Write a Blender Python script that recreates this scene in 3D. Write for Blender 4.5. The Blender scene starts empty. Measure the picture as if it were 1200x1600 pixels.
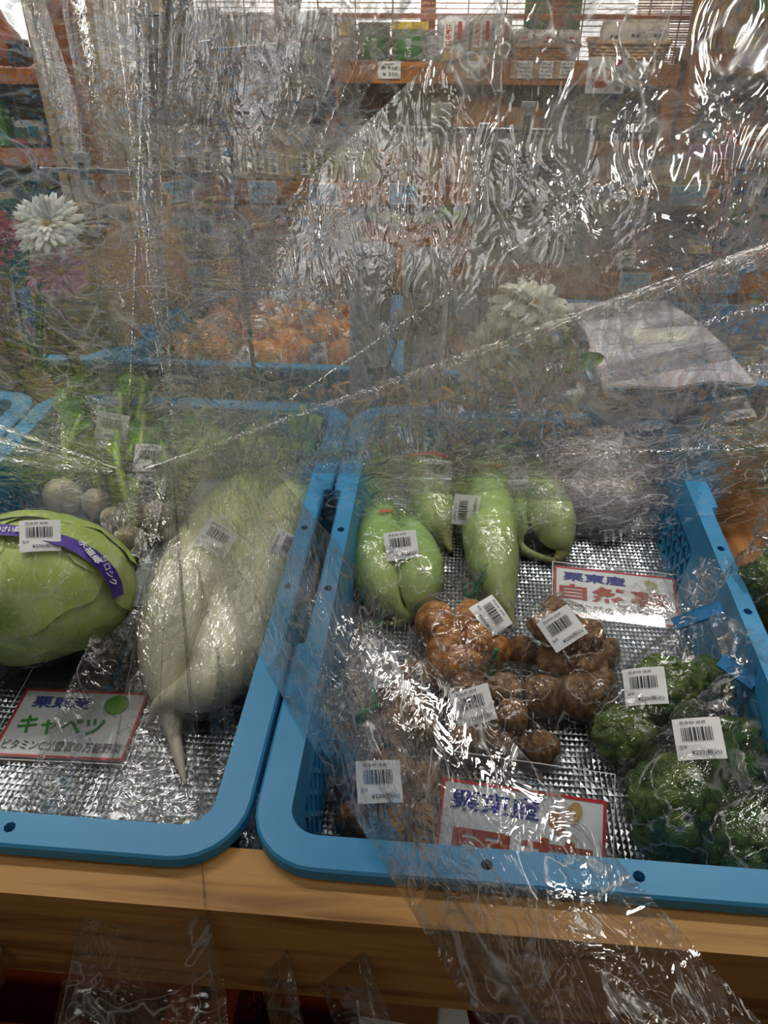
import bpy, bmesh, math, random
import numpy as np
from mathutils import Vector, Matrix, noise
from mathutils.bvhtree import BVHTree

S = bpy.context.scene
COL = S.collection
# ------------------------------------------------------------------ camera
FPX, PITCH, YAW = 1250.0, math.radians(34.9), math.radians(4.84)
CAM = Vector((0, 0, 1.5))
FWD = Vector((-math.sin(YAW) * math.cos(PITCH), math.cos(YAW) * math.cos(PITCH), -math.sin(PITCH)))
RGT = Vector((math.cos(YAW), math.sin(YAW), 0))
UPV = RGT.cross(FWD)
cd = bpy.data.cameras.new('camera')
cd.sensor_fit = 'VERTICAL'; cd.sensor_height = 36.0; cd.lens = FPX / 1600 * 36.0
cd.clip_start = 0.01; cd.clip_end = 100
cam = bpy.data.objects.new('camera', cd); COL.objects.link(cam)
cam.matrix_world = Matrix(((RGT.x, UPV.x, -FWD.x, CAM.x), (RGT.y, UPV.y, -FWD.y, CAM.y), (RGT.z, UPV.z, -FWD.z, CAM.z), (0, 0, 0, 1)))
S.camera = cam
# ------------------------------------------------------------------ world, light, exposure
w = bpy.data.worlds.new('world'); S.world = w; w.use_nodes = True
w.node_tree.nodes['Background'].inputs[0].default_value = (1.0, 0.98, 0.94, 1)
w.node_tree.nodes['Background'].inputs[1].default_value = 3.2
S.view_settings.view_transform = 'Standard'; S.view_settings.look = 'None'
S.view_settings.gamma = 1.0; S.view_settings.use_curve_mapping = False
S.view_settings.exposure = -0.5
S.cycles.max_bounces = 6; S.cycles.transparent_max_bounces = 16
S.cycles.diffuse_bounces = 3; S.cycles.glossy_bounces = 2; S.cycles.transmission_bounces = 4
S.cycles.sample_clamp_indirect = 4.0
S.cycles.caustics_reflective = False; S.cycles.caustics_refractive = False
LAMPS = [(-0.9, 0.50, 8), (0.75, 0.50, 8), (-0.9, 1.50, 32), (0.75, 1.50, 32), (-2.4, 2.0, 18), (-0.2, -1.2, 6.5)]   # x, y, watts of the ceiling fluorescents; the last is an added front fill

# ------------------------------------------------------------------ pixel -> place
def ray(px, py): return FWD * FPX + RGT * (px - 600) + UPV * (800 - py)
def oz(px, py, z):
    d = ray(px, py); return CAM + d * ((z - CAM.z) / d.z)
def oy(px, py, Y):
    d = ray(px, py); return CAM + d * (Y / d.y)
def opl(px, py, p, n):
    d = ray(px, py); return CAM + d * ((p - CAM).dot(n) / d.dot(n))
def depth(p): return (p - CAM).dot(FWD)
def m(pxlen, p): return pxlen * depth(p) / FPX
def spine(lst, floor, lift=0):
    """image points (x, y, half width in px[, extra lift]) of something lying on a floor -> [(point, radius)]"""
    out = []
    for t in lst:
        px, py, r = t[:3]; ex = t[3] if len(t) > 3 else 0
        z = floor + .03
        for _ in range(4):
            p = oz(px, py, z); rm = m(r, p); z = floor + rm + lift + ex
        out.append((oz(px, py, z), rm))
    return out

# ------------------------------------------------------------------ materials
def lin(c):
    return tuple((v / 12.92 if v <= .04045 else ((v + .055) / 1.055) ** 2.4) for v in (x / 255 for x in c))
MATS = {}
def newmat(name):
    mt = bpy.data.materials.new(name); mt.use_nodes = True
    nt = mt.node_tree; b = nt.nodes['Principled BSDF']
    MATS[name] = mt
    return mt, nt, b
def N(nt, t, **kw):
    n = nt.nodes.new(t)
    for k, v in kw.items(): setattr(n, k, v)
    return n
def coords(nt, scale=(1, 1, 1), rot=(0, 0, 0)):
    tc = N(nt, 'ShaderNodeTexCoord'); mp = N(nt, 'ShaderNodeMapping')
    mp.inputs['Scale'].default_value = scale; mp.inputs['Rotation'].default_value = rot
    nt.links.new(tc.outputs['Object'], mp.inputs['Vector']); return mp.outputs[0]
def ramp(nt, fac, stops):
    r = N(nt, 'ShaderNodeValToRGB'); e = r.color_ramp.elements
    while len(e) < len(stops): e.new(.5)
    for el, (p, c) in zip(e, stops): el.position = p; el.color = (*c, 1)
    nt.links.new(fac, r.inputs[0]); return r.outputs[0]
def bumpn(nt, b, h, strength=.3, dist=.002):
    bp = N(nt, 'ShaderNodeBump'); bp.inputs['Strength'].default_value = strength; bp.inputs['Distance'].default_value = dist
    nt.links.new(h, bp.inputs['Height']); nt.links.new(bp.outputs[0], b.inputs['Normal'])
def plain(name, c, rough=.6, metal=0, spec=.5, emit=0, sss=0):
    if name in MATS: return MATS[name]
    mt, nt, b = newmat(name); l = lin(c)
    b.inputs['Base Color'].default_value = (*l, 1); b.inputs['Roughness'].default_value = rough
    b.inputs['Metallic'].default_value = metal; b.inputs['Specular IOR Level'].default_value = spec
    if emit: b.inputs['Emission Color'].default_value = (*l, 1); b.inputs['Emission Strength'].default_value = emit
    return mt
def noisy(name, cols, scale=20, rough=.6, stretch=(1, 1, 1), bump=.2, bdist=.001, detail=4, spec=.5, pos=(.3, .7), metal=0, distort=0):
    """cols: 2 or 3 colours blended by noise over the surface"""
    if name in MATS: return MATS[name]
    mt, nt, b = newmat(name)
    v = coords(nt, stretch); nz = N(nt, 'ShaderNodeTexNoise'); nz.inputs['Scale'].default_value = scale; nz.inputs['Detail'].default_value = detail
    nz.inputs['Distortion'].default_value = distort
    nt.links.new(v, nz.inputs['Vector'])
    k = len(cols); st = [(pos[0] + (pos[1] - pos[0]) * i / (k - 1), lin(c)) for i, c in enumerate(cols)]
    nt.links.new(ramp(nt, nz.outputs['Fac'], st), b.inputs['Base Color'])
    b.inputs['Roughness'].default_value = rough; b.inputs['Specular IOR Level'].default_value = spec; b.inputs['Metallic'].default_value = metal
    if bump: bumpn(nt, b, nz.outputs['Fac'], bump, bdist)
    return mt
def wood(name, c0, c1, axis='x', scale=1.0, rough=.55):
    if name in MATS: return MATS[name]
    mt, nt, b = newmat(name)
    st = {'x': (1.2, 14, 14), 'y': (14, 1.2, 14), 'z': (14, 14, 1.2)}[axis]
    v = coords(nt, tuple(s * scale for s in st))
    nz = N(nt, 'ShaderNodeTexNoise'); nz.inputs['Scale'].default_value = 3.0; nz.inputs['Detail'].default_value = 8; nz.inputs['Distortion'].default_value = .8
    nt.links.new(v, nz.inputs['Vector'])
    v2 = coords(nt, tuple(s * scale * .35 for s in st)); n2 = N(nt, 'ShaderNodeTexNoise'); n2.inputs['Scale'].default_value = 1.6; n2.inputs['Detail'].default_value = 2
    nt.links.new(v2, n2.inputs['Vector'])
    wv = N(nt, 'ShaderNodeMath', operation='MULTIPLY'); wv.inputs[1].default_value = 28; nt.links.new(n2.outputs['Fac'], wv.inputs[0])
    sn = N(nt, 'ShaderNodeMath', operation='SINE'); nt.links.new(wv.outputs[0], sn.inputs[0])
    ad = N(nt, 'ShaderNodeMath', operation='MULTIPLY_ADD'); ad.inputs[1].default_value = .16; nt.links.new(sn.outputs[0], ad.inputs[0]); nt.links.new(nz.outputs['Fac'], ad.inputs[2])
    nt.links.new(ramp(nt, ad.outputs[0], [(.25, lin(c1)), (.62, lin(c0))]), b.inputs['Base Color'])
    b.inputs['Roughness'].default_value = rough; b.inputs['Specular IOR Level'].default_value = .3
    bumpn(nt, b, ad.outputs[0], .25, .001); return mt
def film(name, tint=(1, 1, 1), base=.05, edge=.55, rough=.07, scale=60, bump=.5, milky=.03, bdist=.004, stretch=(1, 1, 1), crease_glint=0.0, cscale=20, cw=.022, glint_white=.25):
    """thin clear plastic: mostly see-through, glossy at grazing angles, glints painted along folds"""
    if name in MATS: return MATS[name]
    mt = bpy.data.materials.new(name); mt.use_nodes = True; MATS[name] = mt; nt = mt.node_tree
    nt.nodes.remove(nt.nodes['Principled BSDF']); out = nt.nodes['Material Output']
    v = coords(nt, stretch)
    nz = N(nt, 'ShaderNodeTexNoise'); nz.inputs['Scale'].default_value = scale; nz.inputs['Detail'].default_value = 3; nz.inputs['Distortion'].default_value = 1.2
    nt.links.new(v, nz.inputs['Vector'])
    sb_ = N(nt, 'ShaderNodeMath', operation='SUBTRACT'); sb_.inputs[1].default_value = .5; nt.links.new(nz.outputs['Fac'], sb_.inputs[0])
    ab_ = N(nt, 'ShaderNodeMath', operation='ABSOLUTE'); nt.links.new(sb_.outputs[0], ab_.inputs[0])
    bp = N(nt, 'ShaderNodeBump'); bp.inputs['Strength'].default_value = bump; bp.inputs['Distance'].default_value = bdist
    nt.links.new(ab_.outputs[0], bp.inputs['Height'])
    lw = N(nt, 'ShaderNodeLayerWeight'); lw.inputs['Blend'].default_value = .35; nt.links.new(bp.outputs[0], lw.inputs['Normal'])
    ma = N(nt, 'ShaderNodeMath', operation='MULTIPLY_ADD'); ma.inputs[1].default_value = edge; ma.inputs[2].default_value = base
    nt.links.new(lw.outputs['Fresnel'], ma.inputs[0])
    fac = ma.outputs[0]; rgh = None
    if crease_glint:
        # sharp fold lines painted as lamp glints: rougher gloss, whitened like highlights
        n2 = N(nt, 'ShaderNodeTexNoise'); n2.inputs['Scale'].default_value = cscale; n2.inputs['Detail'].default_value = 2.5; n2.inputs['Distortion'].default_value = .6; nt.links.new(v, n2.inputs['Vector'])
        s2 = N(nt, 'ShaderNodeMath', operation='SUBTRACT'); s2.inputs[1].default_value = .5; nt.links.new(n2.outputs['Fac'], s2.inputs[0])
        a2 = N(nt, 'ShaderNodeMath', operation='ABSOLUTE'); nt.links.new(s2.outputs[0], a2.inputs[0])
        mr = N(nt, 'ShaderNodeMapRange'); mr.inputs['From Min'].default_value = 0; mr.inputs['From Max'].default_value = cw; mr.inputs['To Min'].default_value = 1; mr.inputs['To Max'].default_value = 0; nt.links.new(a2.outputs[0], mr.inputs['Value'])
        ad = N(nt, 'ShaderNodeMath', operation='MULTIPLY'); ad.inputs[1].default_value = crease_glint; nt.links.new(mr.outputs[0], ad.inputs[0])
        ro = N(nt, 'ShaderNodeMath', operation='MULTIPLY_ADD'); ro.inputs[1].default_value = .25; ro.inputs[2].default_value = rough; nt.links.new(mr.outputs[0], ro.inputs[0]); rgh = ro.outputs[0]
    tr = N(nt, 'ShaderNodeBsdfTransparent'); tr.inputs[0].default_value = (*tint, 1)
    gl = N(nt, 'ShaderNodeBsdfGlossy'); gl.inputs['Roughness'].default_value = rough; nt.links.new(bp.outputs[0], gl.inputs['Normal'])
    if rgh is not None: nt.links.new(rgh, gl.inputs['Roughness'])
    df = N(nt, 'ShaderNodeBsdfDiffuse'); df.inputs[0].default_value = (.85, .87, .88, 1)
    tl_ = N(nt, 'ShaderNodeBsdfTranslucent'); tl_.inputs[0].default_value = (.85, .87, .88, 1)
    dm = N(nt, 'ShaderNodeMixShader'); dm.inputs[0].default_value = .45; nt.links.new(df.outputs[0], dm.inputs[1]); nt.links.new(tl_.outputs[0], dm.inputs[2])
    m0 = N(nt, 'ShaderNodeMixShader'); m0.inputs[0].default_value = milky; nt.links.new(tr.outputs[0], m0.inputs[1]); nt.links.new(dm.outputs[0], m0.inputs[2])
    m1 = N(nt, 'ShaderNodeMixShader'); nt.links.new(fac, m1.inputs[0]); nt.links.new(m0.outputs[0], m1.inputs[1]); nt.links.new(gl.outputs[0], m1.inputs[2])
    res = m1.outputs[0]
    if crease_glint:
        cs_ = N(nt, 'ShaderNodeMixShader'); cs_.inputs[0].default_value = glint_white; nt.links.new(gl.outputs[0], cs_.inputs[1]); nt.links.new(dm.outputs[0], cs_.inputs[2])  # white diffuse in the fold lines stands in for lamp glints
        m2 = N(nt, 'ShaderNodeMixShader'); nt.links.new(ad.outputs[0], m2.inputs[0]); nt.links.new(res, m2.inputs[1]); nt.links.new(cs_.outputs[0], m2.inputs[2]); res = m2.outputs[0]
    nt.links.new(res, out.inputs['Surface']); return mt

# ------------------------------------------------------------------ mesh building
class MB:
    def __init__(s): s.v = []; s.f = []; s.mi = []; s.cur = 0
    def add(s, vs, fs):
        o = len(s.v); s.v.extend([tuple(x) for x in vs]); s.f.extend([tuple(i + o for i in f) for f in fs]); s.mi.extend([s.cur] * len(fs)); return s
    def box(s, c, d, rot=None):
        x, y, z = d[0] / 2, d[1] / 2, d[2] / 2
        vs = [Vector((sx * x, sy * y, sz * z)) for sx in (-1, 1) for sy in (-1, 1) for sz in (-1, 1)]
        if rot is not None: vs = [rot @ q for q in vs]
        c = Vector(c)
        return s.add([c + q for q in vs], [(0, 1, 3, 2), (4, 6, 7, 5), (0, 4, 5, 1), (2, 3, 7, 6), (0, 2, 6, 4), (1, 5, 7, 3)])
    def bx(s, x0, x1, y0, y1, z0, z1): return s.box(((x0 + x1) / 2, (y0 + y1) / 2, (z0 + z1) / 2), (x1 - x0, y1 - y0, z1 - z0))
    def bar(s, p, q, wd, th, up=(0, 0, 1)):
        p = Vector(p); q = Vector(q); a = (q - p); L = a.length; a.normalize(); u = Vector(up); sd = a.cross(u)
        if sd.length < 1e-4: sd = a.cross(Vector((1, 0, 0)))
        sd.normalize(); u = sd.cross(a)
        R = Matrix((a, sd, u)).transposed()
        return s.box((p + q) / 2, (L, wd, th), R)
    def tube(s, pts, radii, n=10, cap=True, flat=1.0, flatdir=None):
        pts = [Vector(p) for p in pts]; k = len(pts); o = len(s.v); rows = []
        t0 = (pts[1] - pts[0]).normalized()
        ref = Vector(flatdir) if flatdir is not None else (Vector((0, 0, 1)) if abs(t0.z) < .9 else Vector((1, 0, 0)))
        u = None
        for i, p in enumerate(pts):
            t = (pts[min(i + 1, k - 1)] - pts[max(i - 1, 0)]).normalized()
            if u is None or flatdir is not None: u = (ref - t * ref.dot(t)).normalized()
            else: u = (u - t * u.dot(t)).normalized()
            w_ = t.cross(u); r = radii[i] if hasattr(radii, '__len__') else radii
            rows.append([p + (u * math.sin(a) * flat + w_ * math.cos(a)) * r for a in (2 * math.pi * j / n for j in range(n))])
        vs = [q for r in rows for q in r]
        fs = [(i * n + j, i * n + (j + 1) % n, (i + 1) * n + (j + 1) % n, (i + 1) * n + j) for i in range(k - 1) for j in range(n)]
        if cap: fs += [tuple(range(n - 1, -1, -1)), tuple(range((k - 1) * n, k * n))]
        return s.add(vs, fs)
    def lathe(s, prof, n=24, c=(0, 0, 0)):
        k = len(prof); c = Vector(c)
        vs = [c + Vector((r * math.cos(2 * math.pi * j / n), r * math.sin(2 * math.pi * j / n), z)) for r, z in prof for j in range(n)]
        fs = [(i * n + j, i * n + (j + 1) % n, (i + 1) * n + (j + 1) % n, (i + 1) * n + j) for i in range(k - 1) for j in range(n)]
        fs += [tuple(range(n - 1, -1, -1)), tuple(range((k - 1) * n, k * n))]
        return s.add(vs, fs)
    def grid(s, fn, nu, nv, closed=False):
        vs = [fn(i / (nu if closed else nu - 1), j / (nv - 1)) for j in range(nv) for i in range(nu)]
        fs = [(j * nu + i, j * nu + (i + 1) % nu, (j + 1) * nu + (i + 1) % nu, (j + 1) * nu + i) for j in range(nv - 1) for i in range(nu if closed else nu - 1)]
        return s.add(vs, fs)
    def prism(s, poly, z0, z1):
        n = len(poly)
        vs = [(x, y, z0) for x, y in poly] + [(x, y, z1) for x, y in poly]
        return s.add(vs, [tuple(range(n - 1, -1, -1)), tuple(range(n, 2 * n))] + [(i, (i + 1) % n, n + (i + 1) % n, n + i) for i in range(n)])
    def mesh(s, name, mats, smooth=False):
        me = bpy.data.meshes.new(name); me.from_pydata(s.v, [], s.f)
        for mt in (mats if isinstance(mats, (list, tuple)) else [mats]): me.materials.append(mt)
        if any(s.mi): me.polygons.foreach_set('material_index', s.mi)
        if smooth: me.polygons.foreach_set('use_smooth', [True] * len(s.f))
        me.update(); return me
    def build(s, name, mats, parent=None, smooth=False, loc=None):
        """loc: world point to take as the object's origin; children of a root are shifted by the root's place"""
        if loc is not None:
            L = Vector(loc); s.v = [tuple(Vector(q) - L) for q in s.v]
        o = put(name, s.mesh(name, mats, smooth), parent)
        return o
def put(name, me, parent=None, mat=None):
    o = bpy.data.objects.new(name, me); COL.objects.link(o)
    if parent is not None: o.parent = parent
    if mat is not None: o.matrix_basis = mat
    return o
def tag(o, label=None, cat=None, group=None, kind=None):
    if label: o['label'] = label
    if cat: o['category'] = cat
    if group: o['group'] = group
    if kind: o['kind'] = kind
    return o
def thing(name, label, cat, loc=(0, 0, 0), group=None, rotz=0):
    o = bpy.data.objects.new(name, None); COL.objects.link(o); o.location = loc; o.rotation_euler[2] = rotz; o.empty_display_size = .02
    return tag(o, label, cat, group)
def frame(origin, ux, uy):
    """matrix with local x = ux, y = uy, z = ux x uy"""
    ux = Vector(ux).normalized(); uz = ux.cross(Vector(uy)).normalized(); uy = uz.cross(ux); o = Vector(origin)
    return Matrix(((ux.x, uy.x, uz.x, o.x), (ux.y, uy.y, uz.y, o.y), (ux.z, uy.z, uz.z, o.z), (0, 0, 0, 1)))
def copy_tree(o, parent=None):
    c = o.copy(); COL.objects.link(c); c.parent = parent
    for ch in o.children: copy_tree(ch, c)
    return c
def ico(sub):
    bm = bmesh.new(); bmesh.ops.create_icosphere(bm, subdivisions=sub, radius=1.0)
    v = np.array([x.co[:] for x in bm.verts]); f = [tuple(q.index for q in p.verts) for p in bm.faces]; bm.free(); return v, f
ICO = {k: ico(k) for k in (2, 3, 4, 5)}
def blob(sub, fn):
    """icosphere with each vertex direction mapped by fn(Vector)->Vector"""
    b = MB(); v, f = ICO[sub]; return b.add([fn(Vector(q)) for q in v], f)

# ------------------------------------------------------------------ lettering (built-in font) and printed labels
TXT = {}
def text_mesh(s, mat, size=1.0, bold=0.0, shear=0.0, sx=1.0, spacing=1.0, key=None):
    """centred flat lettering in the xy plane"""
    k = (s, mat.name, round(size, 5), bold, shear, sx, spacing)
    if k in TXT: return TXT[k]
    cu = bpy.data.curves.new('lettering', 'FONT'); cu.body = s; cu.size = size; cu.align_x = 'CENTER'; cu.align_y = 'CENTER'
    cu.offset = bold * size; cu.shear = shear; cu.resolution_u = 2; cu.space_character = spacing; cu.fill_mode = 'FRONT'
    ob = bpy.data.objects.new('lettering', cu)
    me = bpy.data.meshes.new_from_object(ob)
    bpy.data.objects.remove(ob); bpy.data.curves.remove(cu)
    n = len(me.vertices)
    if n:
        co = np.zeros(n * 3, dtype=np.float32); me.vertices.foreach_get('co', co); co = co.reshape(-1, 3)
        co[:, 0] -= (co[:, 0].max() + co[:, 0].min()) / 2; co[:, 1] -= (co[:, 1].max() + co[:, 1].min()) / 2; co[:, 0] *= sx; co[:, 2] = 0
        me.vertices.foreach_set('co', co.ravel())
    me.materials.clear(); me.materials.append(mat); TXT[k] = me
    return me
def fit_text(s, mat, wd, ht, bold=0.0, shear=0.0, spacing=1.0):
    """lettering stretched to wd x ht metres"""
    k = ('fit', s, mat.name, round(wd, 4), round(ht, 4), bold, shear)
    if k in TXT: return TXT[k]
    me = text_mesh(s, mat, 1.0, bold, shear, 1.0, spacing).copy()
    n = len(me.vertices)
    if n:
        co = np.zeros(n * 3, dtype=np.float32); me.vertices.foreach_get('co', co); co = co.reshape(-1, 3)
        co[:, 0] *= wd / max(1e-6, np.ptp(co[:, 0])); co[:, 1] *= ht / max(1e-6, np.ptp(co[:, 1]))
        me.vertices.foreach_set('co', co.ravel())
    TXT[k] = me; return me
def letter(parent, s, mat, x, y, wd, ht, z=.0006, bold=0.0, shear=0.0, rot=0.0, name='lettering', mirror=False):
    if '\n' in s: pass
    me = fit_text(s, mat, wd, ht, bold, shear)
    M = Matrix.Translation((x, y, z)) @ Matrix.Rotation(rot, 4, 'Z')
    if mirror: M = M @ Matrix.Diagonal((-1, 1, 1, 1))
    return put(name, me, parent, M)
def scrawl(s, mat, x, y, wd, ht, seed=0, bold=.011):
    """hand-lettered line: each character set with its own slant and size"""
    def f(r):
        rr = random.Random(seed); n = len(s); cw = wd / n
        for i, ch in enumerate(s):
            me = fit_text(ch, mat, cw * rr.uniform(.74, .86), ht * rr.uniform(.86, 1.02), bold, rr.uniform(.08, .28))
            put('lettering', me, r, Matrix.Translation((x + (i - (n - 1) / 2) * cw, y + rr.uniform(-.06, .06) * ht, .0008)) @ Matrix.Rotation(rr.uniform(-.05, .10), 4, 'Z'))
    return f
BLACK = plain('black_ink', (22, 22, 26), .6); RED = plain('red_ink', (204, 30, 42), .6); NAVY = plain('navy_ink', (12, 38, 150), .6)
WHITE = plain('white_paper', (232, 233, 232), .6); GREEN = plain('green_ink', (38, 140, 48), .6); BROWN_INK = plain('brown_ink', (168, 54, 32), .6)
LABELW = plain('label_paper', (236, 238, 238), .45)
INK2 = plain('grey_ink', (70, 72, 78), .6)
def strokes(mb, segs, wd, z=0.0007, ox=0, oy_=0, s=1.0):
    """flat marker strokes, each a polyline of (x, y)"""
    for pl in segs:
        for a, b in zip(pl[:-1], pl[1:]):
            mb.bar((ox + a[0] * s, oy_ + a[1] * s, z), (ox + b[0] * s, oy_ + b[1] * s, z), wd, .0002)
def rect(wd, ht, z=0, x=0, y=0):
    return [(x - wd / 2, y - ht / 2, z), (x + wd / 2, y - ht / 2, z), (x + wd / 2, y + ht / 2, z), (x - wd / 2, y + ht / 2, z)]
def frame_mesh(mb, wd, ht, t, z, x=0, y=0):
    a = rect(wd, ht, z, x, y); b = rect(wd - 2 * t, ht - 2 * t, z, x, y)
    mb.add(a + b, [(i, (i + 1) % 4, 4 + (i + 1) % 4, 4 + i) for i in range(4)]); return mb
random.seed(4)
_lb = MB(); LW, LH = .036, .033
_lb.grid(lambda u, v: (LW * (u - .5), LH * (v - .5), -.003 * (2 * u - 1) ** 2 * .5 + .0006 * math.sin(9 * v)), 9, 5)
LABEL_MESH = _lb.mesh('price_label', LABELW, True)
_bc = MB(); _x = -.012
while _x < .011:
    wdt = random.choice((.0005, .0008, .0012)); _bc.add([(q[0] + _x, q[1] + .0035, .0005 - .0015 * ((_x) / (LW / 2)) ** 2) for q in rect(wdt, .011)], [(0, 1, 2, 3)]); _x += wdt + random.choice((.0006, .0009))
BARCODE = _bc.mesh('barcode', BLACK)
def price_label(parent, M, price='¥220(税込)', head='農産物 滋賀'):
    """white sticker with a barcode and a price, matrix in the parent's space"""
    o = put('price_label', LABEL_MESH, parent, M)
    put('barcode', BARCODE, o)
    letter(o, price, BLACK, .004, -.0115, .022, .0048, .0008, .008, name='price_text')
    letter(o, head, INK2, -.003, .0128, .020, .0024, .0008, name='small_text')
    letter(o, '里芋', INK2, -.0125, -.0065, .006, .003, .0002, name='small_text')
    return o
# ================================================================== room shell
PLASTER = noisy('cream_plaster', [(196, 186, 170), (206, 196, 180)], 8, .8, bump=.1)
CEIL = plain('ceiling_board', (214, 208, 196), .9)
FLOORM = noisy('grey_floor_tile', [(84, 72, 64), (104, 92, 82)], 5, .5, bump=.05)
BEIGE = noisy('beige_painted_frame', [(172, 152, 124), (184, 165, 137)], 6, .5, bump=.05, stretch=(1, 1, .1))
POSTWOOD = wood('red_brown_post', (142, 82, 44), (112, 58, 28), 'z')
DARK = plain('black_gasket', (20, 18, 18), .7)
FRAMEW = wood('window_frame_wood', (196, 120, 74), (160, 90, 52), 'x')
BACKY = 3.15
def struct(name, mb, mat, label=None):
    o = mb.build(name, mat); o['kind'] = 'structure'
    if label: o['label'] = label
    return o
struct('floor', MB().bx(-4.0, 3.0, -2.6, 4.6, -.05, 0), FLOORM, 'grey floor under the market table')
struct('ceiling', MB().bx(-4.0, 3.0, -2.6, 4.6, 2.7, 2.75), CEIL, 'pale ceiling carrying fluorescent lights')
DIMW = wood('dim_brown_boards', (168, 146, 122), (140, 116, 94), 'x')
struct('wall_front', MB().bx(-4.0, 3.0, -2.65, -2.6, 0, 2.7), DIMW, 'brown boarded wall behind the camera')
struct('wall_right', MB().bx(3.0, 3.05, -2.6, 4.6, 0, 2.7), PLASTER, 'cream side wall on the right')
struct('wall_left', MB().bx(-4.05, -4.0, -2.6, 4.6, 0, 2.7), PLASTER, 'cream side wall on the left')
SILL, HEAD = 1.02, 2.35
wb = MB(); wb.bx(-1.0, 3.0, BACKY, BACKY + .08, 0, SILL); wb.bx(-1.0, 3.0, BACKY, BACKY + .08, HEAD, 2.7); wb.bx(.80, .90, BACKY, BACKY + .08, SILL, HEAD); wb.bx(2.2, 3.0, BACKY, BACKY + .08, SILL, HEAD)
wb.bx(-1.0, -.98, BACKY, BACKY + .08, SILL, HEAD)
struct('wall_back', wb, wood('panel_wood', (120, 66, 36), (92, 46, 24), 'x'), 'brown boarded wall below the windows')
wl = MB(); wl.bx(-4.0, -1.3, 3.9, 3.95, 0, .9); wl.bx(-4.0, -1.3, 3.9, 3.95, 2.3, 2.7)
struct('wall_back_left', wl, PLASTER, 'wall of the side room beyond the post')
# windows with wooden frames and panes
GLASS = film('window_glass', (1, 1, 1), .01, .3, .02, 1, 0, 0)
def window(n, x0, x1, mulls, lab, y=BACKY + .03, z0=SILL, z1=HEAD):
    r = bpy.data.objects.new('window_%d' % n, None); COL.objects.link(r); r.location = ((x0 + x1) / 2, y, z0); r['kind'] = 'structure'; r['label'] = lab
    L = r.location
    fb = MB(); fb.bx(x0, x1, y, y + .05, z0, z0 + .05); fb.bx(x0, x1, y, y + .05, z1 - .05, z1); fb.bx(x0, x0 + .04, y, y + .05, z0, z1); fb.bx(x1 - .04, x1, y, y + .05, z0, z1)
    fb.build('window_frame', FRAMEW, r, loc=L)
    xs = [x0] + mulls + [x1]
    for a in mulls: MB().bx(a - .025, a + .025, y - .005, y + .05, z0, z1).build('mullion', FRAMEW, r, loc=L)
    for a, b in zip(xs[:-1], xs[1:]): MB().bx(a, b, y + .02, y + .024, z0 + .04, z1 - .04).build('pane', GLASS, r, loc=L)
    return r
window(1, -.98, .80, [-.62, -.12, .32], 'bright wooden framed window behind the long shelf')
window(2, .90, 2.2, [1.5], 'bright window behind the right-hand shelf')
window(3, -4.0, -1.3, [-2.2], 'bright window of the side room beyond the post', 3.9, .9, 2.3)
# bamboo blinds: slats are about two pixels tall in the photograph, so they are one joined part
BAMBOO = noisy('bamboo_slat', [(190, 128, 72), (222, 176, 118)], 30, .6, bump=0)
def blind(label, x0, x1, y, z0, z1, step, th, cords):
    r = thing('bamboo_blind', label, 'blind', ((x0 + x1) / 2, y, z0)); L = r.location
    random.seed(int(x0 * 100)); sb = MB(); z = z0
    while z < z1:
        sb.bx(x0, x1, y, y + .003, z, z + th * random.uniform(.7, 1.3)); z += step * random.uniform(.85, 1.15)
    o = sb.build('slats', BAMBOO, r, loc=L); o['kind'] = 'stuff'
    for c in cords:
        MB().bx(c - .002, c + .002, y - .003, y - .001, z0, z1).build('cord', plain('blind_cord', (120, 70, 40), .8), r, loc=L)
    MB().bx(x0, x1, y - .006, y + .01, z1, z1 + .03).build('head_rail', FRAMEW, r, loc=L)
blind('thin bamboo blind across the window behind the long shelf', -.93, .55, BACKY - .03, 1.02, 2.3, .0145, .0026, [-.86 + .125 * i for i in range(11)])
blind('dense bamboo blind strip at the right end of the window', .56, .76, BACKY - .035, 1.02, 2.3, .0075, .0046, [.6, .7])
blind('bamboo blind behind the tan carton on the right shelf', .93, 2.1, BACKY - .03, 1.02, 2.3, .009, .0026, [1.0 + .12 * i for i in range(9)])
rail = MB().bx(-.95, .77, BACKY - .06, BACKY - .045, 1.325, 1.338)
struct('trim_1', rail, FRAMEW, 'thin horizontal wooden rail across the window')
g = MB().bx(.24, .46, BACKY + .6, BACKY + .62, 1.0, 1.75); tag(g.build('banner', plain('green_banner', (60, 170, 110), .7)), 'green banner outside the window seen through the blind', 'banner')
# post at the left end of the long shelf: beige frame, gasket line, red-brown wood, grooved beige casing
PY = 2.62
def pxx(px, py=160, Y=PY): return oy(px, py, Y).x
def strip(x0, x1, dy): return MB().bx(x0, x1, PY + dy, PY + .35, 0, 2.7)
post = bpy.data.objects.new('trim_2', None); COL.objects.link(post); post['kind'] = 'structure'; post['label'] = 'beige and red-brown window post left of the long shelf'
post.location = (pxx(150), PY, 0)
xs = [pxx(62), pxx(75), pxx(80), pxx(87), pxx(106), pxx(145), pxx(180), pxx(200), pxx(232)]
for nm, i, dy, mt in (('frame_strip', 0, .02, BEIGE), ('gasket', 1, .035, DARK), ('frame_strip', 2, .02, BEIGE), ('frame_strip', 3, .012, BEIGE), ('wood_strip', 4, -.01, POSTWOOD), ('casing', 5, .0, BEIGE), ('casing', 6, .02, BEIGE), ('casing', 7, .03, BEIGE)):
    strip(xs[i], xs[i + 1] + .0005, dy).build(nm, mt, post, loc=post.location)
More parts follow.
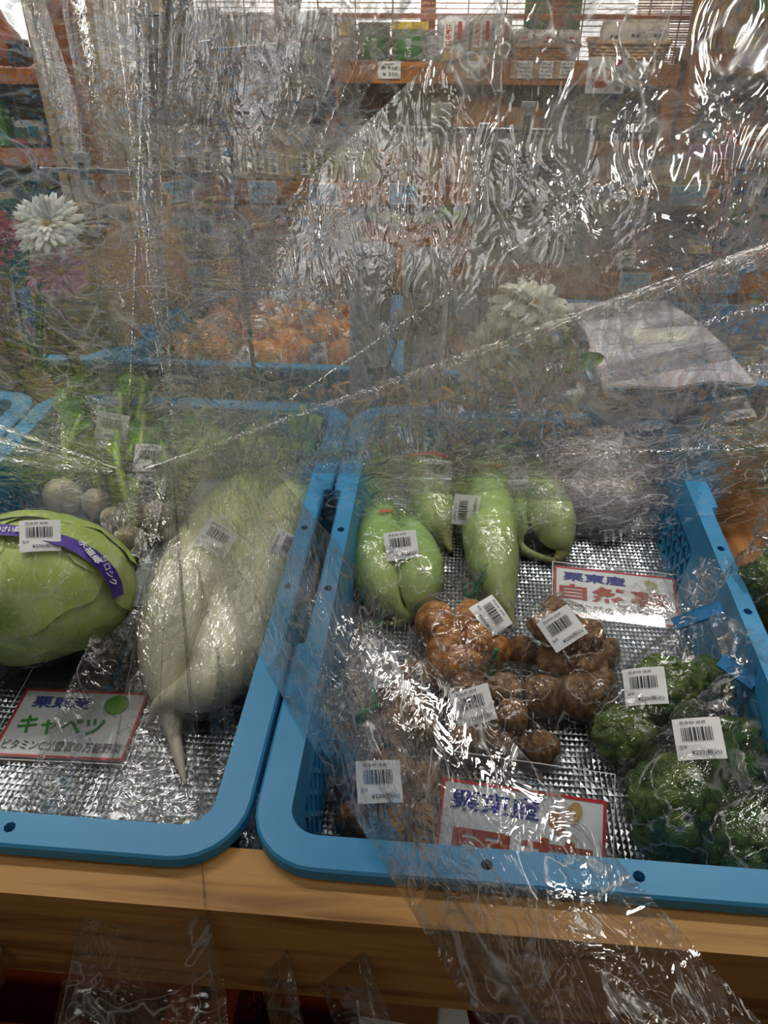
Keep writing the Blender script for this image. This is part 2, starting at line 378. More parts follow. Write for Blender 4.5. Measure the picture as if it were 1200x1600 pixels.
# ceiling fluorescents, plus an added fill lamp behind the camera
def ceiling_lamp(i, x, y, watt):
    lab = ['fluorescent ceiling light above the front left crates', 'fluorescent ceiling light above the front right crates', 'fluorescent ceiling light left over the aisle', 'fluorescent ceiling light right over the aisle', 'fluorescent ceiling light beside the post', 'added front fill light behind the camera'][i]
    r = thing('ceiling_light', lab, 'light', (x, y, 2.7), 'ceiling fluorescents')
    MB().box((0, 0, -.03), (1.25, .22, .06)).build('housing', plain('lamp_housing', (235, 235, 232), .5), r)
    for s in (-.05, .05):
        MB().tube([(-.6, s, -.085), (.6, s, -.085)], .014, 10).build('tube', plain('lamp_tube', (255, 252, 245), .4, emit=6), r, True)
    ld = bpy.data.lights.new('lamp_light', 'AREA'); ld.shape = 'RECTANGLE'; ld.size = 1.2; ld.size_y = .16; ld.energy = watt; ld.color = (1, .965, .9)
    lo = bpy.data.objects.new('lamp_light', ld); COL.objects.link(lo); lo.parent = r; lo.location = (0, 0, -.11)
for i, a in enumerate(LAMPS): ceiling_lamp(i, *a)

# ================================================================== table
TOPZ = .885
TW = wood('table_pine', (176, 132, 74), (120, 80, 36), 'x', 2.4); TW2 = wood('table_pine_dark', (140, 92, 52), (108, 66, 36), 'x', 2)
tb = thing('market_table', 'long wooden market table carrying the blue crates', 'table', (0, .3, 0)); TL = tb.location
bz = .9885; by = oz(600, 1445, bz).y
MB().bx(-1.9, 1.5, by, by + .045, .882, bz).build('front_rail', TW, tb, loc=TL)
MB().bx(-1.9, 1.5, by + .045, 1.07, TOPZ - .025, TOPZ).build('table_top', TW, tb, loc=TL)
MB().bx(-1.9, 1.5, 1.05, 1.07, .70, TOPZ - .025).build('rear_apron', TW2, tb, loc=TL)
for x in (-1.85, -.05, 1.35):
    for y in (by + .06, .98): MB().bx(x, x + .07, y, y + .07, 0, TOPZ - .025).build('leg', TW2, tb, loc=TL)
MB().bx(-1.9, 1.5, by + .06, 1.04, .40, .42).build('lower_shelf', TW2, tb, loc=TL)

# ================================================================== blue crates
CW, CL, CH = .424, .666, .115
def clip(poly, x0, x1, y0, y1):
    def cut(p, inside, inter):
        out = []
        for a, b in zip(p, p[1:] + p[:1]):
            if inside(a): out.append(a)
            if inside(a) != inside(b): out.append(inter(a, b))
        return out
    for ax, lim, sg in ((0, x0, 1), (0, x1, -1), (1, y0, 1), (1, y1, -1)):
        if not poly: return poly
        ins = lambda q: sg * (q[ax] - lim) >= 0
        def it(a, b):
            t = (lim - a[ax]) / (b[ax] - a[ax]); return (a[0] + (b[0] - a[0]) * t, a[1] + (b[1] - a[1]) * t)
        poly = cut(poly, ins, it)
    return poly
def panel(mb, u0, u1, v0, v1, holes, mp, th):
    us = sorted({u0, u1, *[h[0] for h in holes], *[h[1] for h in holes]}); vs = sorted({v0, v1, *[h[2] for h in holes], *[h[3] for h in holes]})
    for a, b in zip(us[:-1], us[1:]):
        for c, d in zip(vs[:-1], vs[1:]):
            cu, cv = (a + b) / 2, (c + d) / 2
            if any(h[0] < cu < h[1] and h[2] < cv < h[3] for h in holes): continue
            q = [(a, c), (b, c), (b, d), (a, d)]
            mb.add([mp(u, v, 0) for u, v in q] + [mp(u, v, th) for u, v in q], [(0, 1, 2, 3), (7, 6, 5, 4), (0, 4, 5, 1), (1, 5, 6, 2), (2, 6, 7, 3), (3, 7, 4, 0)])
def lattice(mb, r, mp, th, du=.021, dv=.030, bw=.0042):
    u0, u1, v0, v1 = r; ang = math.atan2(dv, du); L = 1.0; nx, ny = -math.sin(ang), math.cos(ang)
    for sg in (1, -1):
        k = -40
        while k < 60:
            cx = u0 + k * du; k += 1
            dx, dy = math.cos(ang), math.sin(ang) * sg; px_, py_ = -dy * bw / 2, dx * bw / 2
            y = v0 if sg > 0 else v0
            a, b = (cx - dx * L, y - dy * L), (cx + dx * L, y + dy * L)
            pl = clip([(a[0] + px_, a[1] + py_), (a[0] - px_, a[1] - py_), (b[0] - px_, b[1] - py_), (b[0] + px_, b[1] + py_)], u0, u1, v0, v1)
            n = len(pl)
            if n < 3: continue
            mb.add([mp(u, v, 0) for u, v in pl] + [mp(u, v, th) for u, v in pl], [tuple(range(n)), tuple(range(2 * n - 1, n - 1, -1))] + [(i, n + i, n + (i + 1) % n, (i + 1) % n) for i in range(n)])
def crate_meshes(mat):
    FL = .024; a, b, ri = CW / 2 - FL, CL / 2 - FL, .022; M_ = {}
    # rim: pairs (inner, outer)
    pairs = []
    def side(p0, p1, nrm, stations):
        p0, p1 = Vector(p0), Vector(p1); d = (p1 - p0).normalized(); L = (p1 - p0).length
        for s_, off, hole in stations:
            q = p0 + d * (L / 2 + s_); pairs.append((q, q + Vector(nrm) * off, hole))
    def corner(cx, cy, a0):
        for k in range(1, 7):
            t = a0 + k / 7 * math.pi / 2; e = Vector((math.cos(t), math.sin(t))); c = Vector((cx, cy)); pairs.append((c + e * ri, c + e * (ri + FL), False))
    hb, ha = b - ri, a - ri; N_ = .0165
    lng = [(-hb, FL, 0), (-.125, FL, 0), (-.122, N_, 0), (-.06, N_, 1), (-.036, N_, 0), (.036, N_, 1), (.06, N_, 0), (.122, N_, 0), (.125, FL, 0), (hb, FL, 0)]
    sht = [(-ha, FL, 0), (-.062, FL, 1), (-.038, FL, 0), (.038, FL, 1), (.062, FL, 0), (ha, FL, 0)]
    side((a, -hb), (a, hb), (1, 0), lng); corner(ha, hb, 0)
    side((ha, b), (-ha, b), (0, 1), sht); corner(-ha, hb, math.pi / 2)
    side((-a, hb), (-a, -hb), (-1, 0), lng); corner(-ha, -hb, math.pi)
    side((-ha, -b), (ha, -b), (0, -1), sht); corner(ha, -hb, 1.5 * math.pi)
    mb = MB(); n = len(pairs); Z = CH
    for i in range(n):
        (i0, o0, hl), (i1, o1, _) = pairs[i], pairs[(i + 1) % n]
        if hl:
            c = (i0 + i1 + o0 + o1) / 4; ring = [i0, (i0 + i1) / 2, i1, (i1 + o1) / 2, o1, (o0 + o1) / 2, o0, (i0 + o0) / 2]
            hole = [c + (q - c).normalized() * .0042 for q in ring]
            vs = [(q.x, q.y, Z) for q in ring] + [(q.x, q.y, Z) for q in hole] + [(q.x, q.y, Z - .012) for q in hole]
            mb.add(vs, [(k, 8 + k, 8 + (k + 1) % 8, (k + 1) % 8) for k in range(8)] + [(8 + k, 16 + k, 16 + (k + 1) % 8, 8 + (k + 1) % 8) for k in range(8)])
        else:
            mb.add([(i0.x, i0.y, Z), (o0.x, o0.y, Z), (o1.x, o1.y, Z), (i1.x, i1.y, Z)], [(0, 1, 2, 3)])
        # rolled outer lip and skirt, then an inner return
        def ex(o, i_, k): return o + (o - i_).normalized() * k
        prof = [(0, 0), (.0018, -.0018), (.0022, -.010), (-.001, -.010), (-.001, -.004)]
        q0 = [(*ex(o0, i0, k)[:], Z + dz) for k, dz in prof]; q1 = [(*ex(o1, i1, k)[:], Z + dz) for k, dz in prof]
        for k in range(len(prof) - 1): mb.add([q0[k], q0[k + 1], q1[k + 1], q1[k]], [(0, 1, 2, 3)])
    M_['rim'] = mb.mesh('rim', mat)
    th = .003; tp = .010
    def mside(sg): return lambda u, v, d: (sg * (a - tp * (1 - v / CH) + d), u * (1 - .02 * (1 - v / CH)), v)
    def mend(sg): return lambda u, v, d: (u * (1 - .03 * (1 - v / CH)), sg * (b - tp * (1 - v / CH) + d), v)
    for sg, k in ((1, 'side_wall'), (-1, 'side_wall2')):
        mb = MB(); lat = [(-.27, -.09, .016, .078), (.09, .27, .016, .078)]
        panel(mb, -hb, hb, 0, CH, lat, mside(sg), th)
        for r in lat: lattice(mb, r, mside(sg), th)
        for u in (-.28, -.08, .08, .28): mb.box((sg * (a + .004), u, CH * .45), (.008, .003, CH * .8))
        mb.box((sg * (a + .006), 0, .084), (.012, CL - .1, .003)); mb.box((sg * (a + .0095), 0, .055), (.019, .25, .003)); mb.box((sg * (a + .0085), 0, .012), (.017, CL - .12, .003))
        for u in (-.115, -.02, .07): mb.box((sg * (a + .009), u, .08), (.018, .003, .05), Matrix.Rotation(.9, 3, 'X'))
        M_[k] = mb.mesh('side_wall', mat)
        mb = MB(); hl = []
        for gu in (-.105, .105):
            for c in range(4):
                for r in range(2):
                    u = gu + (c - 1.5) * .021; v = .036 + r * .024; hl.append((u - .0075, u + .0075, v, v + .017))
        panel(mb, -ha, ha, 0, CH, hl, mend(sg), th)
        for u in (-.165, -.045, .045, .165): mb.box((u, sg * (b + .003), CH * .42), (.003, .010, CH * .72))
        mb.box((0, sg * (b + .003), .084), (CW - .1, .012, .003)); mb.box((0, sg * (b + .001), .030), (CW - .1, .010, .003))
        M_['end_wall' if sg > 0 else 'end_wall2'] = mb.mesh('end_wall', mat)
    for cx, cy, a0 in ((ha, hb, 0), (-ha, hb, 1), (-ha, -hb, 2), (ha, -hb, 3)):
        mb = MB()
        for k in range(6):
            q = []
            for kk, z in ((k, 0), (k + 1, 0), (k + 1, CH), (k, CH)):
                t = (a0 + kk / 6) * math.pi / 2; s_ = tp * (1 - z / CH); q.append((cx * (1 - .03 * (1 - z / CH)) + math.cos(t) * (ri - s_ * .6), cy * (1 - .02 * (1 - z / CH)) + math.sin(t) * (ri - s_ * .6), z))
            mb.add(q, [(0, 1, 2, 3)])
        M_['corner%d' % a0] = mb.mesh('corner', mat, True)
    M_['base'] = MB().bx(-a + .009, a - .009, -b + .009, b - .009, 0, .010).mesh('base', mat)
    return M_
BLUE = noisy('blue_plastic', [(46, 128, 178), (60, 143, 191)], 9, .42, bump=.12, bdist=.0006, spec=.33)
ORANGE_P = noisy('orange_plastic', [(150, 56, 24), (164, 66, 30)], 9, .45, bump=.1)
CM = crate_meshes(BLUE); CMO = {k: v.copy() for k, v in CM.items()}
for v in CMO.values(): v.materials.clear(); v.materials.append(ORANGE_P)
def crate(label, x, y, z, tilt=0, meshes=CM, group='blue produce crates', rz=0, name='produce_crate'):
    r = thing(name, label, 'crate', (x, y, z), group); r.rotation_euler = (tilt, 0, rz)
    for k, me in meshes.items(): put(me.name.split('.')[0], me, r)
    return r
CY = .297 + CL / 2
XA, XB, XL = .093, -.3385, -.770
crate('blue lattice crate of radishes, taro bags and broccoli in front', XA, CY, TOPZ)
crate('blue lattice crate holding the cabbage, turnips and two white radishes', XB, CY, TOPZ)
crate('blue crate at the left edge of the front row', XL, CY, TOPZ)
TC = math.radians(-10.3); RT = Matrix.Rotation(TC, 3, 'X')
def back_loc(x): return Vector((x, 1.085, .995)) - RT @ Vector((0, -CL / 2, CH)) 
XC = [-.738, -.306, .128, .562, .995]
for x, l in zip(XC, ('blue crate holding the brown paper rice sacks', 'blue crate full of bagged oranges', 'blue crate of brown bags behind the paper rolls', 'blue crate of yellow-green citrus under the white papers', 'blue crate in the back row at the far right edge')):
    L = back_loc(x); crate(l, L.x + 0, L.y, L.z, TC)
# sloped stand under the back row
st = thing('sloped_stand', 'sloping wooden stand under the back row of crates', 'stand', (0, 1.08, 0))
p0 = back_loc(0) + RT @ Vector((0, -CL / 2, -.016)); p1 = back_loc(0) + RT @ Vector((0, CL / 2, -.016)); sl = st.location
MB().box((p0 + p1) / 2 + Vector((-.2, .0, 0)) , (3.4, CL, .03), Matrix.Rotation(TC, 3, 'X')).build('sloped_top', TW2, st, loc=sl)
for x in (-1.8, -.2, 1.4):
    MB().bx(x, x + .06, p0.y + .01, p0.y + .07, 0, p0.z - .03).build('leg', TW2, st, loc=sl); MB().bx(x, x + .06, p1.y - .07, p1.y - .01, 0, p1.z - .01).build('leg', TW2, st, loc=sl)
# wooden step box to the right of the crates
wbx = thing('wooden_step', 'brown wooden step box right of the crates under the broccoli', 'box', (.62, .66, TOPZ)); wl_ = wbx.location
STEPZ = .948
TW3 = wood('step_pine', (170, 116, 62), (134, 84, 42), 'y', 2)
for i in range(5):
    MB().bx(.312 + i * .118, .312 + i * .118 + .115, .36, .99, STEPZ - .018, STEPZ).build('plank', TW3, wbx, loc=wl_)
for y in (.37, .965): MB().bx(.318, .895, y, y + .02, TOPZ, STEPZ - .018).build('rail', TW3, wbx, loc=wl_)
# orange crates and a paper on the lower shelf
for i, (x, l) in enumerate(((-.42, 'orange plastic crate on the dark lower shelf, left one'), (.02, 'orange plastic crate on the dark lower shelf, second from left'), (.47, 'orange plastic crate on the dark lower shelf, at the right'))):
    crate(l, x, .615, .575, 0, CMO, 'orange crates under the table', name='storage_crate')
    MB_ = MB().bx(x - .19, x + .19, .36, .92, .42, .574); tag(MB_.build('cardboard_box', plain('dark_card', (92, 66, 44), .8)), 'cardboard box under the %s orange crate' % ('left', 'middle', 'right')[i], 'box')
o = MB().box((0, 0, 0), (.1, .16, .002)).build('paper_sheet', WHITE); o.location = (.0, .33, .705); o.rotation_euler = (.25, .1, .3)
tag(o, 'white sheet of paper leaning out of the orange crate below', 'paper')
# silver insulation liner: embossed cells are real facets
FOIL = noisy('silver_foil', [(164, 172, 178), (190, 197, 201)], 40, .25, bump=.15, bdist=.0005, metal=1.0)
def liner(label, cx, cy, z, seed, tilt_edge):
    r = random.Random(seed); wd, ln = CW - .066, CL - .066; nx, ny = int(wd / .0047), int(ln / .0064)
    mb = MB(); base = {}
    def bz_(i, j):
        if (i, j) not in base:
            x = (i / nx - .5) * wd; y = (j / ny - .5) * ln
            base[i, j] = (x, y, .0012 * noise.noise(Vector((x * 12, y * 12, seed))) + r.uniform(-.00018, .00018))
        return base[i, j]
    vi = {}
    for i in range(nx + 1):
        for j in range(ny + 1): vi[i, j] = len(mb.v); mb.v.append(bz_(i, j))
    for i in range(nx):
        for j in range(ny):
            p = [bz_(i, j), bz_(i + 1, j), bz_(i + 1, j + 1), bz_(i, j + 1)]; c = [sum(q[k] for q in p) / 4 for k in range(3)]
            k = len(mb.v); mb.v.append((c[0] + r.uniform(-.0004, .0004), c[1] + r.uniform(-.0004, .0004), c[2] + r.uniform(.0009, .0015)))
            a, b, c_, d = vi[i, j], vi[i + 1, j], vi[i + 1, j + 1], vi[i, j + 1]
            mb.f += [(a, b, k), (b, c_, k), (c_, d, k), (d, a, k)]; mb.mi += [0] * 4
    o = mb.build('foil_liner', FOIL); o.location = (cx, cy, z); return tag(o, label, 'liner')
FZ = TOPZ + .0125
liner('crinkled silver insulation sheet lining the radish and taro crate', XA, CY, FZ, 1, 0)
liner('crinkled silver insulation sheet lining the cabbage crate', XB, CY, FZ, 2, 0)
liner('silver insulation sheet in the left edge crate', XL, CY, FZ, 3, 0)
# ================================================================== bagged produce
FILM = film('clear_bag_film', (.995, .995, .995), .05, .34, .07, 36, .9, .012, .006, crease_glint=.42, cscale=22, cw=.02, glint_white=.5)
WRAP = film('stretch_wrap_film', (.997, .997, .992), .03, .26, .12, 150, 1.0, .006, .005, (1, .3, 1), crease_glint=.3, cscale=75, cw=.03, glint_white=.6)
HAZY = film('hazy_bag_film', (.96, .97, .97), .05, .5, .12, 60, .6, .12)
def world_pts(objs):
    out = []
    for o in objs:
        n = len(o.data.vertices); co = np.zeros(n * 3, dtype=np.float32); o.data.vertices.foreach_get('co', co); co = co.reshape(-1, 3)
        M = o.matrix_basis
        if o.parent is not None: M = Matrix.Translation(o.parent.location) @ M
        A = np.array(M); out.append(co @ A[:3, :3].T + A[:3, 3])
    return np.concatenate(out)
_k = np.arange(260) + .5; _ph = np.arccos(1 - 2 * _k / 260); _th = math.pi * (1 + 5 ** .5) * _k
FIB = np.stack([np.cos(_th) * np.sin(_ph), np.sin(_th) * np.sin(_ph), np.cos(_ph)], 1)
def hull_planes(P):
    idx = np.unique(np.argmax(FIB @ P.T, axis=1)); Q = P[idx]
    bm = bmesh.new(); vs = [bm.verts.new(q) for q in Q]; bmesh.ops.convex_hull(bm, input=vs); bm.normal_update()
    c = Q.mean(0); nn = []; dd = []
    for f in bm.faces:
        n = np.array(f.normal[:]); d = float(n @ np.array(f.verts[0].co[:]))
        if n @ c > d: n = -n; d = -d
        nn.append(n); dd.append(d)
    bm.free(); return np.array(nn), np.array(dd)
def bag(root, objs, neck=None, tuft=None, tuft_r=.03, mat=None, floor=None, seg=84, rings=30, pad=.004, wr=.009, seed=0, name='bag_film', tie=None, tie_r=.007, extra=None, sag=0.0):
    """film stretched over its contents (their convex hull) and gathered at a neck; returns a tree for sticking labels on"""
    mat = mat or FILM; rnd = random.Random(seed)
    P = world_pts(objs)
    if extra: P = np.concatenate([P, np.array([e[:] for e in extra], dtype=float)])
    c = (P.max(0) + P.min(0)) / 2
    if neck is not None:
        nk = np.array(neck[:]); P = np.concatenate([P, nk[None] + FIB[:40] * .008])
        ax = Vector(nk - c).normalized()
    else: ax = Vector((0, 0, 1))
    nn, dd = hull_planes(P); dd = dd - nn @ c
    u = ax.orthogonal().normalized(); v = ax.cross(u)
    mb = MB(); rows = []; k1, k2 = rnd.randint(7, 10), rnd.randint(13, 19); o1, o2 = rnd.random() * 9, rnd.random() * 9
    last = rings if neck is None else rings - 1
    for i in range(last + 1):
        th = math.pi * (1 - i / rings)
        if i == 0: th = math.pi - .03
        if neck is None and i == rings: th = .03
        row = []
        for j in range(seg):
            p = 2 * math.pi * j / seg; d = (u * math.cos(p) + v * math.sin(p)) * math.sin(th) + ax * math.cos(th)
            D = np.array(d[:]); q = nn @ D; ok = q > 1e-6; r = float(np.min(dd[ok] / q[ok]))
            t = 1 - th / math.pi
            nz = noise.noise(Vector((math.cos(p) * 2.2, math.sin(p) * 2.2, th * 2.2 + seed)))
            ridge = (1 - abs(math.sin(k1 * .5 * p + o1 + nz * 2.5))) ** 4 * .7 + (1 - abs(math.sin(k2 * .5 * p + o2 + nz * 3 + th))) ** 4 * .5
            wgt = .35 + .9 * t * t
            r2 = r + pad + wr * (ridge * wgt + .5 * abs(noise.noise(D.tolist() and Vector(D * 5 + seed))))
            if neck is not None and t > .8: r2 = r + pad * (1 - t) * 5 + wr * ridge * (1 - t) * 5
            X = Vector(c) + d * r2
            if floor is not None and X.z < floor + .001: X.z = floor + .001 + .0015 * abs(nz)
            row.append(X)
        rows.append(row)
    if neck is not None:
        nkv = Vector(neck); rows.append([nkv + (u * math.cos(a) + v * math.sin(a)) * tie_r * .8 for a in (2 * math.pi * j / seg for j in range(seg))])
        if tuft is not None:
            tv = Vector(tuft); ta = (tv - nkv); L = ta.length; ta.normalize(); fu = ta.orthogonal().normalized()
            vw = (CAM - nkv).normalized(); fu = vw.cross(ta).normalized(); fv = ta.cross(fu)
            for s_ in (.12, .3, .5, .7, .88, 1.0):
                R = tie_r * .8 + (tuft_r - tie_r * .8) * min(1, s_ * 1.25) ** .75; row = []
                for j in range(seg):
                    a = 2 * math.pi * j / seg; rf = 1 + .34 * math.sin(7 * a + seed) * s_ + .22 * math.sin(11 * a + 2 * seed + 4 * s_)
                    e = 1 + .22 * math.sin(3 * a + seed) + .12 * math.sin(9 * a)
                    # match the phase of the bag's own ring so the film does not twist
                    row.append(nkv + ta * L * s_ * (e if s_ > .6 else 1) + (fu * math.cos(a) * R + fv * math.sin(a) * R * .42) * rf)
                rows.append(row)
    L0 = root.location
    vs = [q for r in rows for q in r]; n = seg; K = len(rows)
    fs = [(i * n + j, i * n + (j + 1) % n, (i + 1) * n + (j + 1) % n, (i + 1) * n + j) for i in range(K - 1) for j in range(n)]
    tree = BVHTree.FromPolygons([tuple(q) for q in vs], fs)
    if neck is None: fs.append(tuple(range((K - 1) * n, K * n)))
    fs.append(tuple(range(n - 1, -1, -1)))
    mb.add(vs, fs); mb.build(name, mat, root, True, loc=L0)
    if tie is not None:
        tm = MB(); nkv = Vector(neck); ta = ((Vector(tuft) - nkv) if tuft is not None else ax).normalized()
        a0 = ta.orthogonal().normalized(); b0 = ta.cross(a0)
        tm.tube([nkv + (a0 * math.cos(t) + b0 * math.sin(t)) * tie_r + ta * .001 * math.sin(3 * t) for t in (2 * math.pi * i / 14 for i in range(15))], .0024, 6)
        e = nkv + a0 * tie_r; tm.tube([e, e + a0 * .009 + ta * .005, e + a0 * .014 + ta * .012], .002, 6); tm.tube([e, e + a0 * .010 - ta * .004], .002, 6)
        tm.build('tie', tie, root, True, loc=L0)
    return tree
def stick(root, tree, px, py, roll=0, price='¥220(税込)', scale=1.0, lift=.0025, two=False):
    """price sticker where the view through (px, py) meets the film"""
    d = ray(px, py).normalized(); h = tree.ray_cast(CAM, d)
    if h[0] is None: return
    n = Vector(h[1]);  n = n if n.dot(d) < 0 else -n
    n = (n * .55 - d * .6).normalized()
    ux = RGT - n * RGT.dot(n); ux.normalize(); uy = n.cross(ux)
    c, s_ = math.cos(roll), math.sin(roll); ax = ux * c + uy * s_; ay = uy * c - ux * s_
    if two:
        M2 = frame(h[0] + n * lift - root.location + ax * .004 - ay * .011, ax, ay) @ Matrix.Scale(scale, 4); price_label(root, M2, price)
        lift += .0025
    M = frame(h[0] + n * lift - root.location, ax, ay) @ Matrix.Scale(scale, 4)
    return price_label(root, M, price)
TIE_G = plain('green_tie', (30, 130, 80), .5); TIE_R = plain('red_tape', (200, 42, 40), .45); TIE_B = plain('blue_tape', (52, 140, 205), .4)
# ---- skins
def banded(name, axis_cols, axis='y', lo=0, hi=1, rough=.45, scale=30, amp=.06, spec=.4):
    """colour running along the root's own length (stored per vertex as 'run'), with mottling"""
    mt, nt, b = newmat(name)
    at_ = N(nt, 'ShaderNodeAttribute', attribute_name='run'); nz = N(nt, 'ShaderNodeTexNoise'); nz.inputs['Scale'].default_value = scale; nz.inputs['Detail'].default_value = 5
    nt.links.new(coords(nt), nz.inputs['Vector'])
    ma = N(nt, 'ShaderNodeMath', operation='MULTIPLY_ADD'); ma.inputs[1].default_value = amp * 2; nt.links.new(nz.outputs['Fac'], ma.inputs[0])
    sb = N(nt, 'ShaderNodeMath', operation='ADD'); sb.inputs[1].default_value = -amp; nt.links.new(at_.outputs['Fac'], sb.inputs[0]); nt.links.new(sb.outputs[0], ma.inputs[2])
    nt.links.new(ramp(nt, ma.outputs[0], [(p, lin(c)) for p, c in axis_cols]), b.inputs['Base Color'])
    b.inputs['Roughness'].default_value = rough; b.inputs['Specular IOR Level'].default_value = spec
    b.inputs['Subsurface Weight'].default_value = .12; b.inputs['Subsurface Radius'].default_value = (.01, .008, .005); b.inputs['Subsurface Scale'].default_value = .3
    bumpn(nt, b, nz.outputs['Fac'], .2, .001); return mt
DAIKON = banded('white_radish_skin', [(0.0, (172, 198, 96)), (.14, (204, 212, 136)), (.34, (228, 224, 190)), (1.0, (230, 221, 198))])
GRADISH = banded('green_radish_skin', [(0.0, (136, 178, 100)), (.35, (164, 196, 116)), (.7, (194, 208, 136)), (.95, (204, 198, 128)), (1.0, (184, 160, 102))])
STALK = noisy('green_stalk', [(130, 172, 66), (176, 204, 104)], 30, .45, (1, 1, .3), .15)
LEAFG = noisy('green_leaf', [(44, 100, 30), (78, 140, 44), (112, 166, 62)], 26, .5, bump=.4, bdist=.002)
def long_root(root, sp, mat, name, n=26, seed=0, sub=6):
    """tapering root swept along a spine of (point, radius)"""
    pts = [s_[0] for s_ in sp]; rs = [s_[1] for s_ in sp]; P = []; R = []
    k = len(pts)
    for i in range(k - 1):
        a, b, c, d = pts[max(i - 1, 0)], pts[i], pts[i + 1], pts[min(i + 2, k - 1)]
        ra, rb, rc, rd = rs[max(i - 1, 0)], rs[i], rs[i + 1], rs[min(i + 2, k - 1)]
        for t in (j / sub for j in range(sub)):
            h = lambda w, x, y, z: .5 * (2 * x + (y - w) * t + (2 * w - 5 * x + 4 * y - z) * t * t + (3 * x - w - 3 * y + z) * t ** 3)
            P.append(Vector([h(a[q], b[q], c[q], d[q]) for q in range(3)])); R.append(max(.0008, h(ra, rb, rc, rd)))
    P.append(pts[-1]); R.append(rs[-1])
    t0 = (P[0] - P[1]).normalized(); P = [P[0] + t0 * R[0] * .28, P[0] + t0 * R[0] * .2] + P; R = [R[0] * .25, R[0] * .7] + R
    mb = MB(); mb.tube(P, R, n)
    mb.v = [tuple(Vector(q) + Vector(noise.noise_vector(Vector(q) * 22 + Vector((seed, 0, 0)))) * .0022) for q in mb.v]
    o = mb.build(name, mat, root, True, loc=root.location)
    at_ = o.data.attributes.new('run', 'FLOAT', 'POINT'); kk = len(P); at_.data.foreach_set('value', [min(1, (i // n) / (kk - 1)) for i in range(len(o.data.vertices))])
    return o
def stub_leaves(root, base, dirs, r=.006, name='stalk', mat=None):
    for (dx, dy, dz), L in dirs:
        d = Vector((dx, dy, dz)).normalized(); q = Vector(base)
        MB().tube([q - d * .01, q + d * L * .4, q + d * L * .8 + Vector((0, 0, .003)), q + d * L], [r * 1.1, r, r * .95, r * .8], 8).build(name, mat or STALK, root, True, loc=root.location)

# ------------------------------------------------------------------ left crate: two white radishes
LF = FZ + .004
rd = random.Random(5)
t = thing('wrapped_white_radish', 'film-wrapped white radish with thin tail, nearer the cabbage', 'radish', oz(320, 900, LF), 'two wrapped white radishes')
o1 = long_root(t, spine([(386, 762, 30), (360, 812, 50), (325, 865, 57), (290, 930, 58), (268, 1000, 52), (262, 1060, 38), (266, 1110, 20), (272, 1150, 11), (281, 1190, 8), (289, 1228, 3)], LF), DAIKON, 'root', seed=1)
stub_leaves(t, spine([(388, 752, 26)], LF)[0][0], [((-.25, .8, .9), .06), ((.02, .8, 1.0), .075), ((.25, .8, .8), .06), ((.5, .7, .5), .06), ((.7, .6, .3), .055), ((-.5, .6, .6), .05)])
sp = spine([(398, 715, 28), (386, 762, 34), (360, 812, 54), (325, 865, 61), (290, 930, 62), (268, 1000, 56), (262, 1060, 42), (265, 1100, 26), (268, 1140, 17), (270, 1160, 6)], LF)
def wrap_tube(root, sp, seed):
    P = [s_[0] for s_ in sp]; R = [s_[1] + .002 for s_ in sp]; o = long_root(root, list(zip(P, R)), WRAP, 'stretch_wrap', 30, seed, 7)
    me = o.data; L = root.location
    tree = BVHTree.FromPolygons([tuple(v.co + L) for v in me.vertices], [tuple(p.vertices) for p in me.polygons]); return tree
tr = wrap_tube(t, sp, 3); stick(t, tr, 338, 842, -.45)
t = thing('wrapped_white_radish', 'film-wrapped white radish curving left at its tip, beside crate rim', 'radish', oz(390, 950, LF), 'two wrapped white radishes')
long_root(t, spine([(463, 772, 28), (446, 815, 47), (420, 870, 54), (392, 930, 57), (368, 1000, 58), (340, 1056, 50), (300, 1082, 34, .012), (262, 1092, 17, .02), (243, 1102, 9, .02), (236, 1118, 6, .012), (228, 1134, 4, .004)], LF), DAIKON, 'root', seed=2)
stub_leaves(t, spine([(464, 764, 26)], LF)[0][0], [((-.55, .6, .8), .075), ((-.35, .7, .9), .07), ((-.12, .6, 1.2), .10), ((.06, .6, 1.2), .11), ((.22, .7, 1.0), .10), ((.3, .8, .9), .10)], .0062)
tr = wrap_tube(t, spine([(470, 738, 24), (463, 772, 32), (446, 815, 51), (420, 870, 58), (392, 930, 61), (368, 1000, 62), (345, 1058, 58), (310, 1084, 42, .008), (285, 1090, 20, .012)], LF), 6); stick(t, tr, 444, 850, -1.9, scale=.8)
# white paper under them
pp = MB(); A = [oz(x, y, FZ + .0045) for x, y in ((330, 728), (505, 735), (412, 945), (178, 945))]
pp.add(A + [q + Vector((0, 0, .0012)) for q in A], [(3, 2, 1, 0), (4, 5, 6, 7), (0, 1, 5, 4), (1, 2, 6, 5), (2, 3, 7, 6), (3, 0, 4, 7)])
tag(pp.build('paper_sheet', plain('pale_blue_paper', (206, 216, 224), .6)), 'white paper sheet lying on foil under the white radishes', 'paper')

